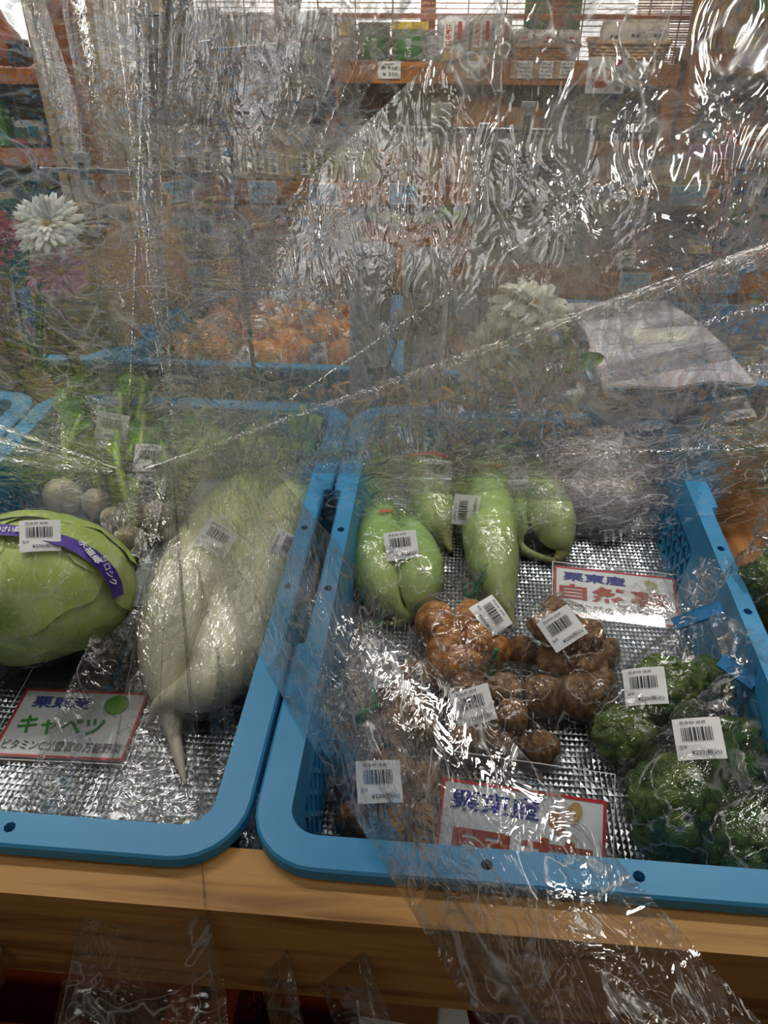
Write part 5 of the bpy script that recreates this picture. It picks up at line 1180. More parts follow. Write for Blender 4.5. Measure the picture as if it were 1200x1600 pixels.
# ---- brown paper rice sacks
KRAFT = noisy('kraft_paper', [(172, 136, 94), (192, 158, 114)], 14, .75, (1, 1, .4), .35, .003)
KIN = plain('kraft_green_print', (70, 116, 56), .7); KIG = plain('kraft_grey_print', (70, 56, 38), .7)
def sack(label, pix, top, lean, Yb, wd, dp, ht, rz, sticker=False):
    b0 = pix; r = thing('rice_sack', label, 'sack', b0, 'brown paper rice sacks', rz); rr = random.Random(int(b0.x * 1000))
    def prof(v): return 1 - .06 * v
    mb = MB()
    hw, hd = wd / 2, dp / 2
    def ringp(z, sx, sy, bulge):
        out = []
        for k in range(32):
            a = 2 * math.pi * (k + .5) / 32; c, s_ = math.cos(a), math.sin(a); e = 7; q = (abs(c) ** e + abs(s_) ** e) ** (-1 / e); out.append(Vector((c * q * hw * sx, s_ * q * hd * sy, z)) + Vector(noise.noise_vector(Vector((c * 2, s_ * 2, z * 18)) + b0)) * bulge)
        return out
    rows = [ringp(z * ht, sx, sy, bl) for z, sx, sy, bl in ((0, .95, .95, 0), (.02, 1, 1, .002), (.3, 1.02, 1.04, .004), (.55, 1.0, 1.02, .005), (.70, .98, .92, .006), (.80, .95, .66, .007), (.90, .93, .32, .006), (1.0, .92, .07, .004))]
    vs = [q for R_ in rows for q in R_]; K = len(rows); mb.add(vs, [(i * 32 + j, i * 32 + (j + 1) % 32, (i + 1) * 32 + (j + 1) % 32, (i + 1) * 32 + j) for i in range(K - 1) for j in range(32)] + [tuple(range(31, -1, -1)), tuple(range((K - 1) * 32, K * 32))])
    mb.build('sack_body', KRAFT, r, True)
    MB().box((0, -.002, ht * 1.0), (wd * .90, .009, .020)).build('rolled_top', KRAFT, r)
    for s_ in (-1, 1): MB().tube([(s_ * wd * .40, 0, ht), (s_ * wd * .5, -.01, ht * 1.03), (s_ * wd * .56, -.03, ht * .99)], [.004, .0035, .002], 6).build('paper_tie', KRAFT, r, True)
    y = -hd * 1.05 - .006
    for k in range(9):
        z = ht * (.70 - .055 * k); mt = KIN if k in (0, 2) else KIG
        letter(r, ('栗東のお米 精米', 'みずかがみ', '近江米 コシヒカリ', '正味重量 5kg', '精米年月日', '販売者 栗東市', '保存方法 冷暗所', '滋賀県産 単一原料米', '産地直送')[k], mt, wd * .08, 0, wd * (.62 if k % 2 else .5), .0072, 0, .03).matrix_basis = Matrix.Translation((wd * (.10 if k % 2 else .16), y - .0035 + (.0 if z < ht * .6 else .006), z)) @ Matrix.Rotation(math.pi / 2, 4, 'X')
    for k in range(4):
        z = ht * (.52 - .062 * 2 * k * .55); MB().bx(-wd * .4, wd * .4, y - .0035, y - .003, z + .006, z + .0068).build('printed_line', KIG, r)
    if sticker:
        s2 = MB().bx(-wd * .62, -wd * .12, y - .007, y - .006, ht * .05, ht * .30).build('sticker', WHITE, r)
        for k in range(4): letter(s2, ('滋賀の米', '白米 5kg', '税込価格', '2,000円')[k], BLACK, 0, 0, wd * .34, .006, 0, .008).matrix_basis = Matrix.Translation((-wd * .37, y - .0075, ht * (.26 - .055 * k))) @ Matrix.Rotation(math.pi / 2, 4, 'X')
    return r
fpn = back_loc(0) + RT @ Vector((0, 0, .014))
def sackbase(px, Y):
    p = oy(px, 560, Y); z = fpn.z + (Y - fpn.y) * math.tan(TC) + .012; return Vector((p.x, Y, z))
sack('brown paper rice sack with a white sticker, nearest the flowers', sackbase(150, 1.22), 340, 0, 1.2, .145, .085, .268, math.radians(-4), True)
sack('brown paper rice sack in the middle of the three', sackbase(204, 1.37), 340, 0, 1.4, .12, .09, .288, math.radians(-4))
sack('brown paper rice sack furthest back, beside the orange crate', sackbase(262, 1.54), 330, 0, 1.55, .12, .09, .30, math.radians(-4))
# ================================================================== shelves along the window
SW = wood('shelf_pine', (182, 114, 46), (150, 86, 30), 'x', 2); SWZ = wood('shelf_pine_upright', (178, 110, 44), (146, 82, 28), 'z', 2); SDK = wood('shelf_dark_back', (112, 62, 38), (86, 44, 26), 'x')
def zat(px, py, Y): return oy(px, py, Y).z
def board(r, x0, x1, Y, zt, zb, dp, nm='front_board', mt=None):
    MB().bx(x0, x1, Y, Y + .022, zb, zt).build(nm, mt or SW, r, loc=r.location); MB().bx(x0 + .005, x1 - .005, Y + .022, Y + dp, zt - .03, zt - .012).build('shelf_board', mt or SW, r, loc=r.location)
YL, YL2, YM, YM2, YT = 2.40, 2.52, 2.55, 2.74, 2.80
ZL, ZM, ZT = zat(600, 418, YL), zat(600, 288, YM), zat(600, 97, YT)
ZM2 = zat(950, 223, YM2); ZTR = zat(1140, 82, YT); ZM2R = zat(1140, 222, YM2)
xr = oy(1056, 200, YM2).x
u1 = thing('display_shelf', 'long stepped pine display shelf in front of the window', 'shelf', (-.2, YL + .1, 0))
board(u1, oy(185, 418, YL).x, .66, YL, ZL, zat(600, 452, YL), .34); board(u1, oy(182, 285, YM).x, oy(1128, 290, YM).x, YM, ZM, zat(600, 319, YM), .16)
board(u1, -1.0, xr, YM2, ZM2, ZM2 - .035, .28); board(u1, -.98, oy(1064, 100, YT).x, YT, ZT, zat(600, 130, YT), .22)
L = u1.location
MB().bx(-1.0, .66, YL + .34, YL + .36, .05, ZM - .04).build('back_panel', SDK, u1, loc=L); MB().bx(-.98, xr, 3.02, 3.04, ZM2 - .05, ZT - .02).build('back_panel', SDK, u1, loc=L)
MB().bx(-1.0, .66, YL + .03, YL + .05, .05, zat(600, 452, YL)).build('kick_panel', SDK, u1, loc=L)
for x in (-1.0, -.42, xr - .045):
    MB().bar((x + .02, YM2 + .03, ZM2 - .02), (x + .02, YT + .03, ZT - .05), .04, .04, up=(0, 1, 0)).build('upright', SWZ, u1, loc=L)
for px in (275, 455, 640, 830, 1030):
    a, b_ = oy(px, 352, YM + .03), oy(px, 320, YM + .03); x = a.x
    MB().bar((x, YL + .22, ZL - .02), (x, YM + .05, ZM - .045), .03, .03, up=(0, 1, 0)).build('support', SWZ, u1, loc=L)
# lattice screen behind the candy row
lt = MB(); lattice(lt, (0, .62, 0, .26), lambda u, v, d: (-.55 + u, 2.985 - d, ZM2 + .02 + v), .012, .05, .05, .016)
lo = lt.build('lattice_screen', plain('lattice_red_brown', (128, 66, 40), .6)); tag(lo, 'red-brown diagonal lattice screen behind the candy row', 'screen')
u2 = thing('display_shelf', 'right-hand pine display shelf with bread bags on top', 'shelf', (1.1, YL + .1, 0)); L = u2.location
board(u2, .665, 1.7, YL, ZL, zat(1140, 458, YL) , .34); board(u2, oy(1080, 82, YT).x, 1.7, YT, ZTR, zat(1140, 116, YT), .24); board(u2, oy(1062, 222, YM2).x, 1.7, YM2, ZM2R, zat(1140, 257, YM2), .30)
board(u2, oy(1040, 268, YM).x + .1, 1.7, YM + .06, ZM + .045, ZM + .01, .14)
for x in (oy(1070, 170, YT).x,): MB().bar((x - .005, YM2 + .012, ZM2R - .04), (x + .012, YT + .012, ZTR - .02), .045, .03, up=(0, 1, 0)).build('upright', SWZ, u2, loc=L)
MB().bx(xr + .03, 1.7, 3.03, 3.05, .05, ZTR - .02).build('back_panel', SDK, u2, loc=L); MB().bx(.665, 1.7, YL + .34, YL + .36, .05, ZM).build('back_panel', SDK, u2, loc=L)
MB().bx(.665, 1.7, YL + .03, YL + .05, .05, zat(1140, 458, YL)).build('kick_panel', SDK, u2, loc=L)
# small riser boards between the ledges
def riser(label, x0, x1, y0, y1, Y, dp=.1):
    a, b_ = oy(x0, y0, Y).x, oy(x1, y0, Y).x; zt, zb = zat((x0 + x1) / 2, y0, Y), ZL - .012
    r = thing('display_riser', label, 'riser', ((a + b_) / 2, Y, zb), 'wooden risers'); 
    MB().bx(a, b_, Y, Y + dp, zt - .014, zt).build('riser_top', SW, r, loc=r.location)
    for x in (a, b_ - .014): MB().bx(x, x + .014, Y, Y + dp, zb, zt - .014).build('riser_leg', SWZ, r, loc=r.location)
    MB().bx(a + .014, b_ - .014, Y + .002, Y + .012, zb, zt - .014).build('riser_front', SW, r, loc=r.location)
    return zt
R1 = riser('pine riser under the two baskets', 268, 438, 353, 375, YL + .12); R2 = riser('pine riser under the brown snack packs', 462, 560, 352, 372, YL + .12); R3 = riser('pine riser behind the green-labelled packs', 565, 735, 352, 380, YL + .12); R4 = riser('pine riser under the oat snack packs', 925, 1022, 360, 395, YL + .10)

# ------------------------------------------------------------------ packaged goods
PF = film('packet_film', (.99, .99, .99), .03, .34, .10, 7, 1.0, .05, .08, crease_glint=.6, cscale=4.5, cw=.035, glint_white=.9); PFS = film('shiny_packet_film', (.99, .99, .99), .05, .36, .12, 7, 1.0, .06, .10, crease_glint=.7, cscale=4.0, cw=.038, glint_white=.85)
def pillow_mesh(nm, mat, fat, top=.12, bot=.06, nx=13, nz=15, seed=0, crink=.02):
    """unit packet: width 1, height 1, base at z 0, sealed flat at top and bottom"""
    mb = MB()
    def th(u, v):
        e = max(0, 1 - abs(2 * u - 1) ** 3); vv = 0 if v > 1 - top else min(1, (1 - top - v) / .25) ** .6; vv *= min(1, v / max(bot, .01) + .35); return fat * .5 * e ** .6 * vv + .006
    for s_ in (-1, 1):
        def fn(u, v, s_=s_):
            q = (noise.noise(Vector((u * 5, v * 6, seed + s_))) * crink + .7 * crink * noise.noise(Vector((u * 14, v * 16, seed)))) * (1 + 1.2 * v);  return Vector((u - .5, s_ * (th(u, v) + q * (.4 + th(u, v) / fat)), v))
        mb.grid(fn, nx, nz)
    n = nx * nz
    for j in range(nz - 1):
        for i in (0, nx - 1): mb.f.append((j * nx + i, (j + 1) * nx + i, n + (j + 1) * nx + i, n + j * nx + i)); mb.mi.append(0)
    for j in (0, nz - 1):
        for i in range(nx - 1): mb.f.append((j * nx + i, j * nx + i + 1, n + j * nx + i + 1, n + j * nx + i)); mb.mi.append(0)
    return mb.mesh(nm, mat, True)
PMC = {}
def stuff_mat(cols, sc=28):
    k = 'goods_%d_%d_%d_%d' % (*cols[0], sc)
    return noisy(k, cols, sc * .3, .5, bump=.3, bdist=.04, detail=3)
def packet(label, cat, box, Y, z, cols, nm='packet', group=None, fat=.3, fill=.82, filmm=None, lab=None, lean=0, sc=28, header=None, rz=0, roll=0, film_on=True):
    x0, y0, x1, y1 = box; xm = (x0 + x1) / 2; p = oy(xm, y1, Y); wd = abs(oy(x1, y1, Y).x - oy(x0, y1, Y).x); ht = oy(xm, y0, Y).z - p.z
    if z is None: z = p.z
    r = thing(nm, label, cat, (p.x, Y, z), group); r.rotation_euler = (lean, roll, rz)
    k = (tuple(cols[0]), tuple(cols[-1]), fat, sc)
    if k not in PMC: PMC[k] = pillow_mesh('contents', stuff_mat(cols, sc), fat, .08, .05, seed=len(PMC), crink=.035)
    put('contents', PMC[k], r, Matrix.Diagonal((wd * .94, wd, ht * fill, 1)))
    if film_on:
        k2 = ('f', (filmm or PF).name, fat)
        if k2 not in PMC: PMC[k2] = pillow_mesh('packet_film', filmm or PF, fat * 1.12, .14, .03, 15, 17, 7, .05)
        put('packet_film', PMC[k2], r, Matrix.Diagonal((wd, wd * 1.04, ht, 1)))
    if header: MB().bx(-wd * .5, wd * .5, -wd * fat * .12, wd * fat * .12, ht * .80, ht * 1.0).build('header_strip', header, r)
    for l in (lab or []):
        lx, lz, lw, lh, bgm, txt, tm, vert = l[:8]; fr_ = l[8] if len(l) > 8 else None
        lb = put('label_card', MB().box((0, 0, 0), (lw * wd, .002, lh * ht)).mesh('label_card', bgm), r, Matrix.Translation((lx * wd, -wd * fat * .5 * 1.16 - .006, lz * ht)))
        if fr_ is not None:
            fm = MB(); frame_mesh(fm, lw * wd, lh * ht, lw * wd * .09, 0); put('label_border', fm.mesh('label_border', fr_), lb, Matrix.Translation((0, -.0016, 0)) @ Matrix.Rotation(math.pi / 2, 4, 'X'))
        if txt:
            if vert:
                n_ = len(txt)
                for i, ch in enumerate(txt): put('lettering', fit_text(ch, tm, min(lw * wd * .72, lh * ht / n_), lh * ht * .78 / n_, .012), lb, Matrix.Translation((0, -.0018, lh * ht * (.5 - .08 - .84 * (i + .5) / n_))) @ Matrix.Rotation(math.pi / 2, 4, 'X'))
            else: put('lettering', fit_text(txt, tm, lw * wd * .84, lh * ht * .6, .01), lb, Matrix.Translation((0, -.0018, 0)) @ Matrix.Rotation(math.pi / 2, 4, 'X'))
    return r
LBW = plain('goods_label_white', (232, 228, 216), .6); LBY = plain('goods_label_yellow', (214, 176, 40), .6); LBR = plain('goods_label_red', (188, 44, 40), .6); LBG = plain('goods_label_green', (120, 190, 60), .6); LBT = plain('goods_label_tan', (206, 176, 110), .6)
OLIVE = plain('olive_header', (104, 76, 20), .4); YELH = plain('yellow_header', (226, 190, 20), .4); CREAM = plain('cream_carton', (222, 214, 196), .6)
# --- candy row on the middle ledge
ordn = ['first', 'second', 'third', 'fourth', 'fifth', 'sixth', 'seventh', 'eighth', 'ninth', 'tenth', 'eleventh', 'twelfth', 'thirteenth', 'fourteenth', 'fifteenth', 'sixteenth', 'seventeenth', 'eighteenth', 'nineteenth', 'twentieth', 'twenty-first']
CREAMC = [(236, 206, 126), (246, 228, 170), (252, 246, 220)]; GRNC = [(196, 204, 50), (234, 228, 120), (248, 242, 190)]; GING = [(238, 188, 112), (248, 216, 156), (252, 234, 196)]
row = [(222, 'n'), (250, 'n'), (284, 'y'), (312, 'p'), (330, 'k'), (362, 'k'), (386, 'y'), (408, 'y'), (432, 'y'), (458, 'p'), (478, 'g'), (502, 'g'), (526, 'q'), (552, 'g'), (576, 'q'), (595, 'r'), (622, 'p'), (648, 'r'), (672, 'p'), (694, 'r'), (716, 'p'), (738, 'r'), (762, 'p'), (784, 'r')]
ordn += ['twenty-second', 'twenty-third', 'twenty-fourth']
CANDYF = film('candy_bag_film', (.985, .985, .99), .03, .3, .10, 7, 1.2, .24, .12, crease_glint=.7, cscale=4.5, cw=.05, glint_white=.93)  # extra milky white stands in for highlights on the bag tops
for i, (px, k) in enumerate(row):
    cols = GRNC if k in 'gq' else (GING if k in 'r' or (k == 'p' and px > 600) else CREAMC)
    txt = {'n': ('米菓子', LBW), 'y': ('みかん飴', LBW), 'k': ('檸檬飴', LBW), 'g': ('ゆずあめ', LBW), 'r': ('しょうが', LBW)}.get(k)
    kind = {'n': 'cream sweets with lined label', 'y': 'amber sweets with white label', 'k': 'cream sweets with brush-written label', 'g': 'yellow-green citrus sweets', 'q': 'green sweets showing no label', 'r': 'ginger sweets with red-framed label', 'p': 'pale sweets showing no label'}[k]
    lab = [] if txt is None else [(.05, .36, .46 if k == 'n' else .44, .46, txt[1], txt[0], BLACK, True, RED if k == 'r' else None)]
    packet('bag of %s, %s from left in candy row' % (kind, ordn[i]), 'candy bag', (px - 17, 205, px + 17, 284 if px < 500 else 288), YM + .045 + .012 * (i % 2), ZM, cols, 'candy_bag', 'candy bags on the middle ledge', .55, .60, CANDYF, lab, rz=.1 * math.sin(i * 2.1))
for i, px in enumerate(range(240, 700, 62)):
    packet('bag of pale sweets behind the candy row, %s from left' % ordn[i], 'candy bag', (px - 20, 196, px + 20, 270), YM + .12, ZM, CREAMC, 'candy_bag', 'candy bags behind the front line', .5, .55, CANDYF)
# --- top shelf
def pic_label(x, z, w_, h, m_, t, tm, v=False): return (x, z, w_, h, m_, t, tm, v)
DG = plain('dark_green_label', (52, 112, 52), .5)
packet('grey and white snack packet behind the blue sign', 'packet', (520, 28, 556, 97), YT + .06, ZT, [(150, 146, 136), (210, 206, 196)], 'snack_packet', None, .3, .95, PF, [(.1, .72, .5, .3, LBY, '', BLACK, False)])
packet('tea packet with an olive header on the top shelf', 'packet', (561, 38, 610, 97), YT + .05, ZT, [(52, 84, 44), (120, 150, 100)], 'tea_packet', 'green tea packets', .22, .8, PF, [(.0, .35, .68, .62, DG, '茶そば', LBW, True)], header=OLIVE)
packet('tea packet with a yellow header on the top shelf', 'packet', (611, 36, 668, 97), YT + .045, ZT, [(60, 96, 50), (150, 160, 110)], 'tea_packet', 'green tea packets', .22, .8, PF, [(-.02, .35, .60, .60, DG, '茶そば', LBW, True)], header=YELH)
packet('plain translucent packet beside the yellow-headed one', 'packet', (664, 48, 690, 97), YT + .05, ZT, [(170, 166, 154), (206, 202, 190)], 'snack_packet', None, .3, .8)
for i, (x0, x1, l) in enumerate(((680, 732, 'white bag with red lettering, left of the three on the top shelf'), (726, 772, 'white bag with red lettering, middle of the three on the top shelf'), (768, 796, 'white bag with red lettering, right of the three on the top shelf'))):
    packet(l, 'bag', (x0, 24, x1, 97), YT + .05 + .02 * i, ZT, [(222, 218, 210), (236, 234, 230)], 'tofu_skin_bag', 'white bags with red lettering', .3, .97, PF, [(-.12, .58, .30, .56, LBW, '比叡ゆば', RED, True), (.2, .66, .12, .40, LBR, '', RED, False), (.05, .16, .7, .26, LBT, '', BLACK, False)])
# baskets
WICK = noisy('wicker', [(150, 92, 46), (196, 138, 80)], 60, .7, bump=.3); WICKP = noisy('pale_wicker', [(196, 160, 120), (226, 200, 166)], 60, .7, bump=.3)
def basket(label, box, Y, z, dp, mat, rows=6, group='woven baskets'):
    x0, y0, x1, y1 = box; p = oy((x0 + x1) / 2, y1, Y); wd = oy(x1, y1, Y).x - oy(x0, y1, Y).x; ht = oy((x0 + x1) / 2, y0, Y).z - p.z; z = p.z if z is None else z
    r = thing('basket', label, 'basket', (p.x, Y + dp / 2, z), group); mb = MB(); rc = min(.03, dp * .3); per = []
    def ringpt(a, g):
        e = 5; c, s_ = math.cos(a), math.sin(a); q = (abs(c) ** e + abs(s_) ** e) ** (-1 / e); return Vector((c * q * wd / 2 * g, s_ * q * dp / 2 * g, 0))
    nn = 48; rr_ = ht / rows / 2
    for k in range(rows):
        pts = []
        for j in range(nn + 1):
            a = 2 * math.pi * j / nn; q = ringpt(a, .88 + .12 * k / rows); o = 1 + .03 * (1 if (j + k) % 2 else -1); pts.append(Vector((q.x * o, q.y * o, (k + .5) * ht / rows)))
        mb.tube(pts, rr_ * 1.05, 6, False)
    o = mb.build('weave', mat, r, True); o['kind'] = 'stuff'
    MB().tube([ringpt(2 * math.pi * j / nn, 1.03) + Vector((0, 0, ht)) for j in range(nn + 1)], rr_ * 1.3, 8, False).build('rim', mat, r, True)
    MB().bx(-wd * .42, wd * .42, -dp * .42, dp * .42, .001, .006).build('base', mat, r); return r.location.copy(), wd, ht
bl, bw, bh = basket('brown wicker basket of white packs on the top shelf', (790, 72, 905, 97), YT + .03, ZT, .14, WICK)
for i in range(3):
    x0 = 795 + i * 36; packet('white foam pack in the brown wicker basket, %s from left' % ordn[i], 'pack', (x0, 50, x0 + 36, 92), YT + .09, ZT + .012, [(222, 206, 190), (240, 230, 218)], 'white_pack', 'white packs in the basket', .35, .97, PF, [(.1, .7, .3, .2, LBW, '餅', RED, False)])
basket('pale wire basket around the cream cartons', (922, 62, 1045, 94), YT + .03, ZT, .13, WICKP)
def carton(label, box, Y, z, rz):
    x0, y0, x1, y1 = box; p = oy((x0 + x1) / 2, y1, Y); wd = oy(x1, y1, Y).x - oy(x0, y1, Y).x; ht = oy((x0 + x1) / 2, y0, Y).z - p.z
    r = thing('carton', label, 'carton', (p.x, Y, z), 'cream cartons', rz); d = wd * .55
    mb = MB(); mb.prism([(-wd / 2, -d / 2), (wd / 2, -d / 2), (wd / 2, d / 2), (-wd / 2, d / 2)], 0, ht * .76); mb.build('carton_body', plain('carton_pale', (226, 222, 212), .6), r)
    mb = MB(); a = [(-wd / 2, -d / 2, ht * .76), (wd / 2, -d / 2, ht * .76), (wd / 2, d / 2, ht * .76), (-wd / 2, d / 2, ht * .76), (-wd / 2, 0, ht * .94), (wd / 2, 0, ht * .94)]
    mb.add(a, [(0, 1, 5, 4), (2, 3, 4, 5), (1, 2, 5), (3, 0, 4)]); mb.build('gable', CREAM, r); MB().bx(-wd / 2, wd / 2, -.003, .003, ht * .92, ht).build('top_seal', CREAM, r)
    RX = Matrix.Rotation(math.pi / 2, 4, 'X')
    put('lettering', fit_text('葛湯', INK2, wd * .4, ht * .10, .01), r, Matrix.Translation((0, -d / 2 - .001, ht * .60)) @ RX); put('lettering', fit_text('白花豆', plain('plum_ink', (120, 70, 90), .6), wd * .22, ht * .12, .01), r, Matrix.Translation((wd * .22, -d / 2 - .001, ht * .44)) @ RX)
    put('emblem', disc(MB(), 0, 0, wd * .15, wd * .15, 0).mesh('emblem', plain('dark_emblem', (60, 44, 44), .6)), r, Matrix.Translation((wd * .22, -d / 2 - .001, ht * .2)) @ RX)
    put('emblem_centre', disc(MB(), 0, 0, wd * .08, wd * .08, 0).mesh('emblem_centre', LBW), r, Matrix.Translation((wd * .22, -d / 2 - .002, ht * .18)) @ RX)
carton('cream gable carton, leftmost of the three on the top shelf', (934, 36, 968, 94), YT + .085, ZT + .007, .12); carton('cream gable carton, middle of the three on the top shelf', (966, 33, 1002, 94), YT + .095, ZT + .007, .1); carton('cream gable carton, rightmost of the three on the top shelf', (1002, 33, 1036, 94), YT + .10, ZT + .007, 0)
# right shelf: bread bags, tan carton
BREAD = [(150, 90, 48), (186, 120, 66), (170, 104, 56)]
cb = thing('cardboard_carton', 'tan open carton standing behind the bread bags', 'carton', (oy(1150, 60, 2.98).x, 2.99, ZTR)); KT = plain('tan_card', (196, 158, 98), .8)
MB().bx(-.14, .17, -.02, .02, 0, .21).build('carton_panel', KT, cb); MB().bx(-.14, .17, .02, .024, .20, .26).build('carton_flap', KT, cb)
def bread(label, px, wpx, Y, rz):
    p = oy(px, 80, Y); wd = m(wpx, p); ht = zat(px, 52, Y) - p.z; ht = abs(ht); r = thing('bread_bag', label, 'bread', (p.x, Y, ZTR + .001), 'bagged bread on the right shelf', rz)
    o = MB().bx(-wd / 2, wd / 2, -wd * .35, wd * .35, 0, ht * .95).build('loaf', noisy('bread_crust', BREAD, 30, .7, bump=.3), r)
    nk = Vector((0, 0, ht * 1.75)) + r.location; bag(r, [o], nk, nk + Vector((0, -.01, .05)), wd * .38, PF, None, 32, 16, seed=int(px), tie=None, wr=.008)
    lb = MB().box((wd * .18, -wd * .40 - .004, ht * .45), (wd * .42, .002, ht * .7)).build('label_card', LBY, r); put('lettering', fit_text('食', BLACK, wd * .3, ht * .4, .015), lb, Matrix.Translation((wd * .18, -wd * .40 - .006, ht * .45)) @ Matrix.Rotation(math.pi / 2, 4, 'X'))
bread('bag of bread with a yellow label, leftmost on the right shelf', 1098, 27, YT + .06, .3); bread('bag of bread with a yellow label, second on the right shelf', 1133, 32, YT + .06, .1); bread('bag of bread with a yellow label, third on the right shelf', 1165, 30, YT + .06, .05); bread('bag of bread with a yellow label, at the right edge', 1198, 32, YT + .06, 0)
o = MB().bx(oy(1188, 0, YT).x, oy(1188, 0, YT).x + .12, YT + .03, YT + .034, zat(1195, 18, YT), zat(1195, -40, YT)).build('green_card', GREEN); tag(o, 'green card standing in the top right corner of the photo', 'sign')
# dark goods on the rear ledge
DARKG = [(34, 26, 22), (66, 50, 40), (96, 76, 60)]
def tray(label, box, Y, z, cols, lab=None): packet(label, 'packet', box, Y, z, cols, 'dark_goods_packet', 'dark dried goods on the rear ledge', .25, .95, PFS, lab, lean=-.25)
tray('large crinkled dark packet left of the mushroom packets', (842, 150, 900, 224), YM2 + .09, ZM2, [(70, 62, 58), (116, 106, 100)])
tray('crinkled dark packet with a small white label', (898, 152, 965, 224), YM2 + .085, ZM2, [(64, 56, 52), (112, 102, 96)], [(-.2, .28, .2, .34, LBW, '木耳', BLACK, True)])
tray('black dried mushroom packet with a moon label', (962, 178, 1030, 225), YM2 + .06, ZM2, DARKG, [(.0, .36, .42, .26, LBW, '椎茸 滋賀', BLACK, False)])
for l, x0, x1, y0, Y in (('tan cardboard box behind the candy row', 705, 790, 152, YM2 + .12), ('small white box left of the tan box', 672, 704, 160, YM2 + .10), ('brown box right of the tan box', 788, 845, 168, YM2 + .12), ('tan box behind the dark mushroom packets', 965, 1032, 148, YM2 + .18)):
    a, b_ = oy(x0, 200, Y).x, oy(x1, 200, Y).x; zt = zat((x0 + x1) / 2, y0, Y)
    r = thing('cardboard_box', l, 'box', ((a + b_) / 2, Y + .05, ZM2)); mt = plain('white_board', (206, 202, 196), .7) if 'white' in l else plain('kraft_board', (170, 122, 72), .8)
    MB().bx(a, b_, Y, Y + .1, ZM2, zt).build('box_body', mt, r, loc=r.location); MB().bx((a + b_) / 2 - .012, (a + b_) / 2 + .012, Y - .001, Y + .1, zt, zt + .001).build('packing_tape', plain('packing_tape', (186, 150, 96), .3), r, loc=r.location)
packet('long clear tray of dark goods between lattice and candy row', 'packet', (528, 188, 672, 215), YM2 + .05, ZM2, [(60, 46, 42), (110, 96, 92)], 'dark_goods_packet', 'dark dried goods on the rear ledge', .2, .95, PFS)
# right shelf rear ledge: gift bags and nut basket
for i, (l, x0, x1, cm) in enumerate((('small clear gift bag with a teal label', 1076, 1114, plain('teal_label', (70, 160, 170), .5)), ('small clear gift bag with a red label', 1112, 1150, LBR))):
    packet(l, 'bag', (x0, 164, x1, 222), YM2 + .05, ZM2R, [(190, 176, 156), (216, 206, 190)], 'gift_bag', 'small gift bags', .45, .42, PF, [(.1, .2, .45, .26, cm, '', BLACK, False), (-.3, .2, .2, .24, LBW, '菓子', BLACK, True)])
basket('pale wicker basket of nuts at the right edge', (1158, 204, 1240, 223), YM2 + .03, ZM2R, .1, WICKP, 4)
for i, x0 in enumerate((1164, 1192)): packet('packet of dark red nuts in the pale basket, %s from left' % ordn[i], 'packet', (x0, 184, x0 + 30, 220), YM2 + .08, ZM2R + .012, [(84, 34, 26), (130, 62, 44)], 'nut_packet', 'nut packets', .3, .9, PF)
# front ledge right: sweets in silver-topped packs
packet('packet of round red and white sweets by the handwritten sign', 'packet', (926, 236, 975, 288), YM + .05, ZM, [(170, 60, 50), (226, 200, 186), (236, 226, 216)], 'sweet_packet', 'packets on the front ledge', .5, .85, PFS, [(.1, .45, .5, .3, LBW, '梅', RED, False)], sc=14)
packet('packet of mixed red sweets with orange sticks', 'packet', (968, 232, 1010, 288), YM + .055, ZM, [(190, 90, 60), (216, 176, 150)], 'sweet_packet', 'packets on the front ledge', .5, .8, PFS, sc=16)
packet('packet of beige sweets with a tan label and silver top', 'packet', (1003, 236, 1052, 288), YM + .05, ZM, [(190, 170, 140), (220, 206, 180)], 'sweet_packet', 'packets on the front ledge', .45, .62, PFS, [(.0, .32, .8, .46, LBT, 'えびせん', BLACK, False)])
packet('packet of pale sweets with brush lettering and silver top', 'packet', (1050, 244, 1114, 290), YM + .05, ZM, [(200, 186, 160), (226, 216, 196)], 'sweet_packet', 'packets on the front ledge', .4, .62, PFS, [(.1, .3, .7, .4, LBT, '黒ごまおこし', BLACK, False)])
# --- lower tiers
basket('dark packs basket with a pink tag on the left riser', (262, 326, 340, 352), YL + .13, R1, .08, WICK, 5); basket('tan basket right of the dark packs basket', (340, 326, 425, 352), YL + .13, R1, .08, noisy('tan_wicker', [(176, 128, 70), (206, 160, 100)], 50, .7), 5)
for i, (x0, x1) in enumerate(((268, 300), (302, 336), (345, 380), (384, 420))): packet('dark packet in the riser baskets, %s from left' % ordn[i], 'packet', (x0, 314, x1, 346), YL + .17, R1 + .008, [(54, 44, 56), (120, 110, 116)], 'dark_packet', 'dark packets in baskets', .35, .9, PF, [(.1, .6, .5, .3, LBW, '', BLACK, False)])
for i, (x0, x1, y1) in enumerate(((264, 300, 352), (368, 394, 355))):
    a = oy((x0 + x1) / 2, y1 - 10, YL + .115); o = MB().box((0, 0, 0), (m(x1 - x0, a), .002, m(18, a))).build('basket_tag', plain('pink_tag', (206, 168, 150), .7)); o.location = a; tag(o, ('pinkish tag on the dark packs basket', 'pinkish tag on the tan basket')[i], 'tag'); put('lettering', fit_text('こんぶ飴', INK2, m(24, a), m(6, a)), o, Matrix.Translation((0, -.0015, 0)) @ Matrix.Rotation(math.pi / 2, 4, 'X'))
packet('packet of dark green kelp at the left end of the bottom ledge', 'packet', (268, 352, 328, 414), YL + .06, ZL, [(30, 62, 50), (84, 116, 100)], 'kelp_packet', 'kelp packets', .35, .9, PFS, lean=-.2)
